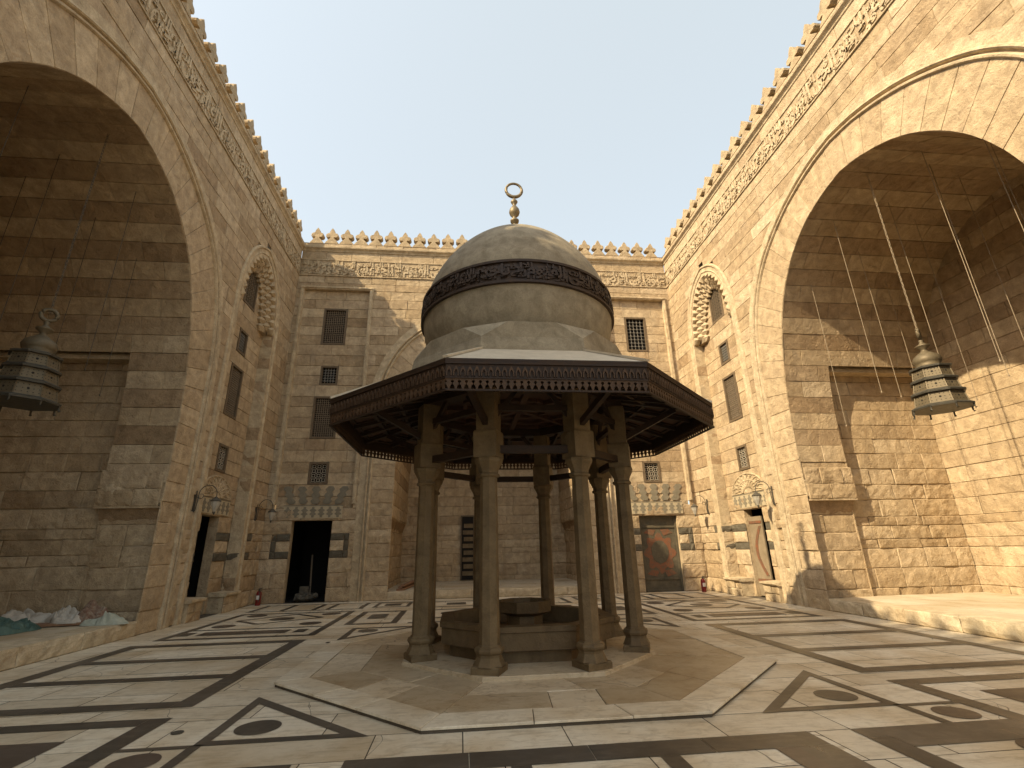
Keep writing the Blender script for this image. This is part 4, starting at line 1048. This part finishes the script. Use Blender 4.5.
mb.beam((-9.6, 11.28, FZ+.04), (-7.35, 11.62, FZ+.04), .32, .05); o = mb.build('wooden_board', 'plank'); recenter(o, (-8.4, 11.45, FZ))
tag(o, 'flat wooden board lying under the white cloths on the left iwan floor', 'board')
heap('folded_tarpaulin', 'tarp', -8.62, 10.75, FZ, .75, .45, .30, 3.1, 'crumpled green tarpaulin heaped at the left photo edge on the iwan floor', 'tarpaulin', .3)
heap('white_cloth', 'sheet', -8.75, 11.75, FZ+.05, .62, .36, .30, 8.4, 'peaked pile of dusty white cloth on the board, left one beside the tarpaulin', 'cloth', .2, 3)
heap('white_cloth', 'sheet', -8.0, 11.72, FZ+.05, .48, .3, .34, 15.2, 'crumpled white sheet on the board, right one next to the brown patterned bundle', 'cloth', -.3, 3)
heap('cloth_bundle', 'rug', -7.55, 11.72, FZ, .32, .28, .40, 21.7, 'brown and cream patterned cloth bundle against the left iwan pier', 'bundle', .1, 4)
heap('green_cloth', 'sage', -7.15, 11.55, FZ, .42, .26, .2, 30.3, 'limp pale green cloth at the right end of the pile on the left iwan floor', 'cloth', .15, 3)
# timber planks leaning at the left end of the far platform
t = thing('plank_stack', 'small stack of reddish timber planks on the left end of the far platform', 'planks', (-2.0, 18.9, .27))
for k, (dx, dz) in enumerate(((0, .03), (.12, .03), (.05, .10), (.14, .16))):
    mb = MB(); mb.beam((-2.15+dx, 18.35+.05*k, .27+dz), (-1.85+dx, 21.2, .27+dz+.05), .11, .06); mb.build('plank', 'plank', t)
# clutter just inside the dark far left doorway
t = thing('clutter_pile', 'pale clutter piled inside the dark far left doorway', 'clutter', (PC[0]-.15, 18.7, 0))
mb = MB(); mb.box((-5.62, 18.5, .014), (-5.1, 18.8, .26)); mb.box((-5.5, 18.55, .262), (-5.2, 18.75, .48)); mb.build('box', 'rubble', t)
mb = MB()
for k in range(14):
    x, y, r = -5.35+rnd.uniform(-.35, .45), 18.45+rnd.uniform(-.15, .12), rnd.uniform(.05, .12)
    mb.lathe([(r*.5, 0), (r, r*.5), (r*.8, r*1.2), (r*.2, r*1.5)], (x, y, .014+rnd.uniform(0, .12)), 6, rnd.uniform(0, 3))
mb.build('debris', 'rubble', t)
mb = MB(); mb.beam((-5.15, 18.6, .02), (-5.35, 19.1, 1.5), .05, .05); mb.build('stick', 'frame', t)
# small drain in the paving
mb = MB()
for s in (-1,):
    mb.lathe([(.055, .0055), (.055, .009), (.035, .009), (.03, .0065)], (-2.65, 5.67, 0), 16)
o = mb.build('drain', 'iron'); recenter(o, (-2.65, 5.67, .005)); tag(o, 'small dark round drain in the pale paving left of the fountain, near the triangle', 'drain')
mb = MB(); mb.lathe([(.055, .0055), (.055, .009), (.035, .009), (.03, .0065)], (-2.42, 10.28, 0), 16)
o = mb.build('drain', 'iron'); recenter(o, (-2.42, 10.28, .005)); tag(o, 'small dark round drain in the paving beyond the left end of the terrace', 'drain')

# ------------------------------------------------------------------ camera, sun, sky
def rotm(p, y, r):
    Rz = Matrix(((cos(y), -sin(y), 0), (sin(y), cos(y), 0), (0, 0, 1))); A = Matrix(((1, 0, 0), (0, 0, -1), (0, 1, 0)))
    Rx = Matrix(((1, 0, 0), (0, cos(p), sin(p)), (0, -sin(p), cos(p)))); Rr = Matrix(((cos(r), -sin(r), 0), (sin(r), cos(r), 0), (0, 0, 1)))
    return Rr @ Rx @ A @ Rz
R = rotm(radians(18.866), radians(6.146), radians(-1.181))
cam = bpy.data.cameras.new('camera'); co = bpy.data.objects.new('camera', cam); C.objects.link(co)
mw = Matrix((R[0], -R[1], -R[2])).transposed().to_4x4(); mw.translation = (0, 0, 1.6); co.matrix_world = mw
cam.sensor_fit = 'HORIZONTAL'; cam.sensor_width = 36; cam.lens = 479.769*36/1024; cam.clip_start = .05; cam.clip_end = 2000
sc = bpy.context.scene; sc.camera = co
sd = bpy.data.lights.new('sun', 'SUN'); so = bpy.data.objects.new('sun', sd); C.objects.link(so)
sd.energy = 2.15; sd.angle = radians(.6); sd.color = (1, .83, .56); so.rotation_euler = SUN.to_track_quat('-Z', 'Y').to_euler(); so.location = (0, 0, 30)
w = bpy.data.worlds.new('World'); sc.world = w; w.use_nodes = True; nt = w.node_tree; nt.nodes.clear()
sky = nt.nodes.new('ShaderNodeTexSky'); sky.sky_type = 'NISHITA'; sky.sun_disc = False; sky.sun_elevation = radians(39.6); sky.sun_rotation = atan2(-SUN.x, -SUN.y)
sky.air_density = 1.0; sky.dust_density = 4.0; sky.ozone_density = 1.0; sky.altitude = 50
bg = nt.nodes.new('ShaderNodeBackground'); bg.inputs[1].default_value = .15; out = nt.nodes.new('ShaderNodeOutputWorld')
hz = mix(nt, .75, sky.outputs[0], (1.40, 1.48, 1.36)); nt.links.new(hz, bg.inputs[0]); nt.links.new(bg.outputs[0], out.inputs[0])
vs = sc.view_settings; vs.view_transform = 'Standard'; vs.look = 'None'; vs.exposure = 1.88; vs.gamma = 1; vs.use_curve_mapping = False
sc.render.engine = 'CYCLES'; sc.cycles.max_bounces = 6; sc.cycles.diffuse_bounces = 4; sc.cycles.use_denoising = True
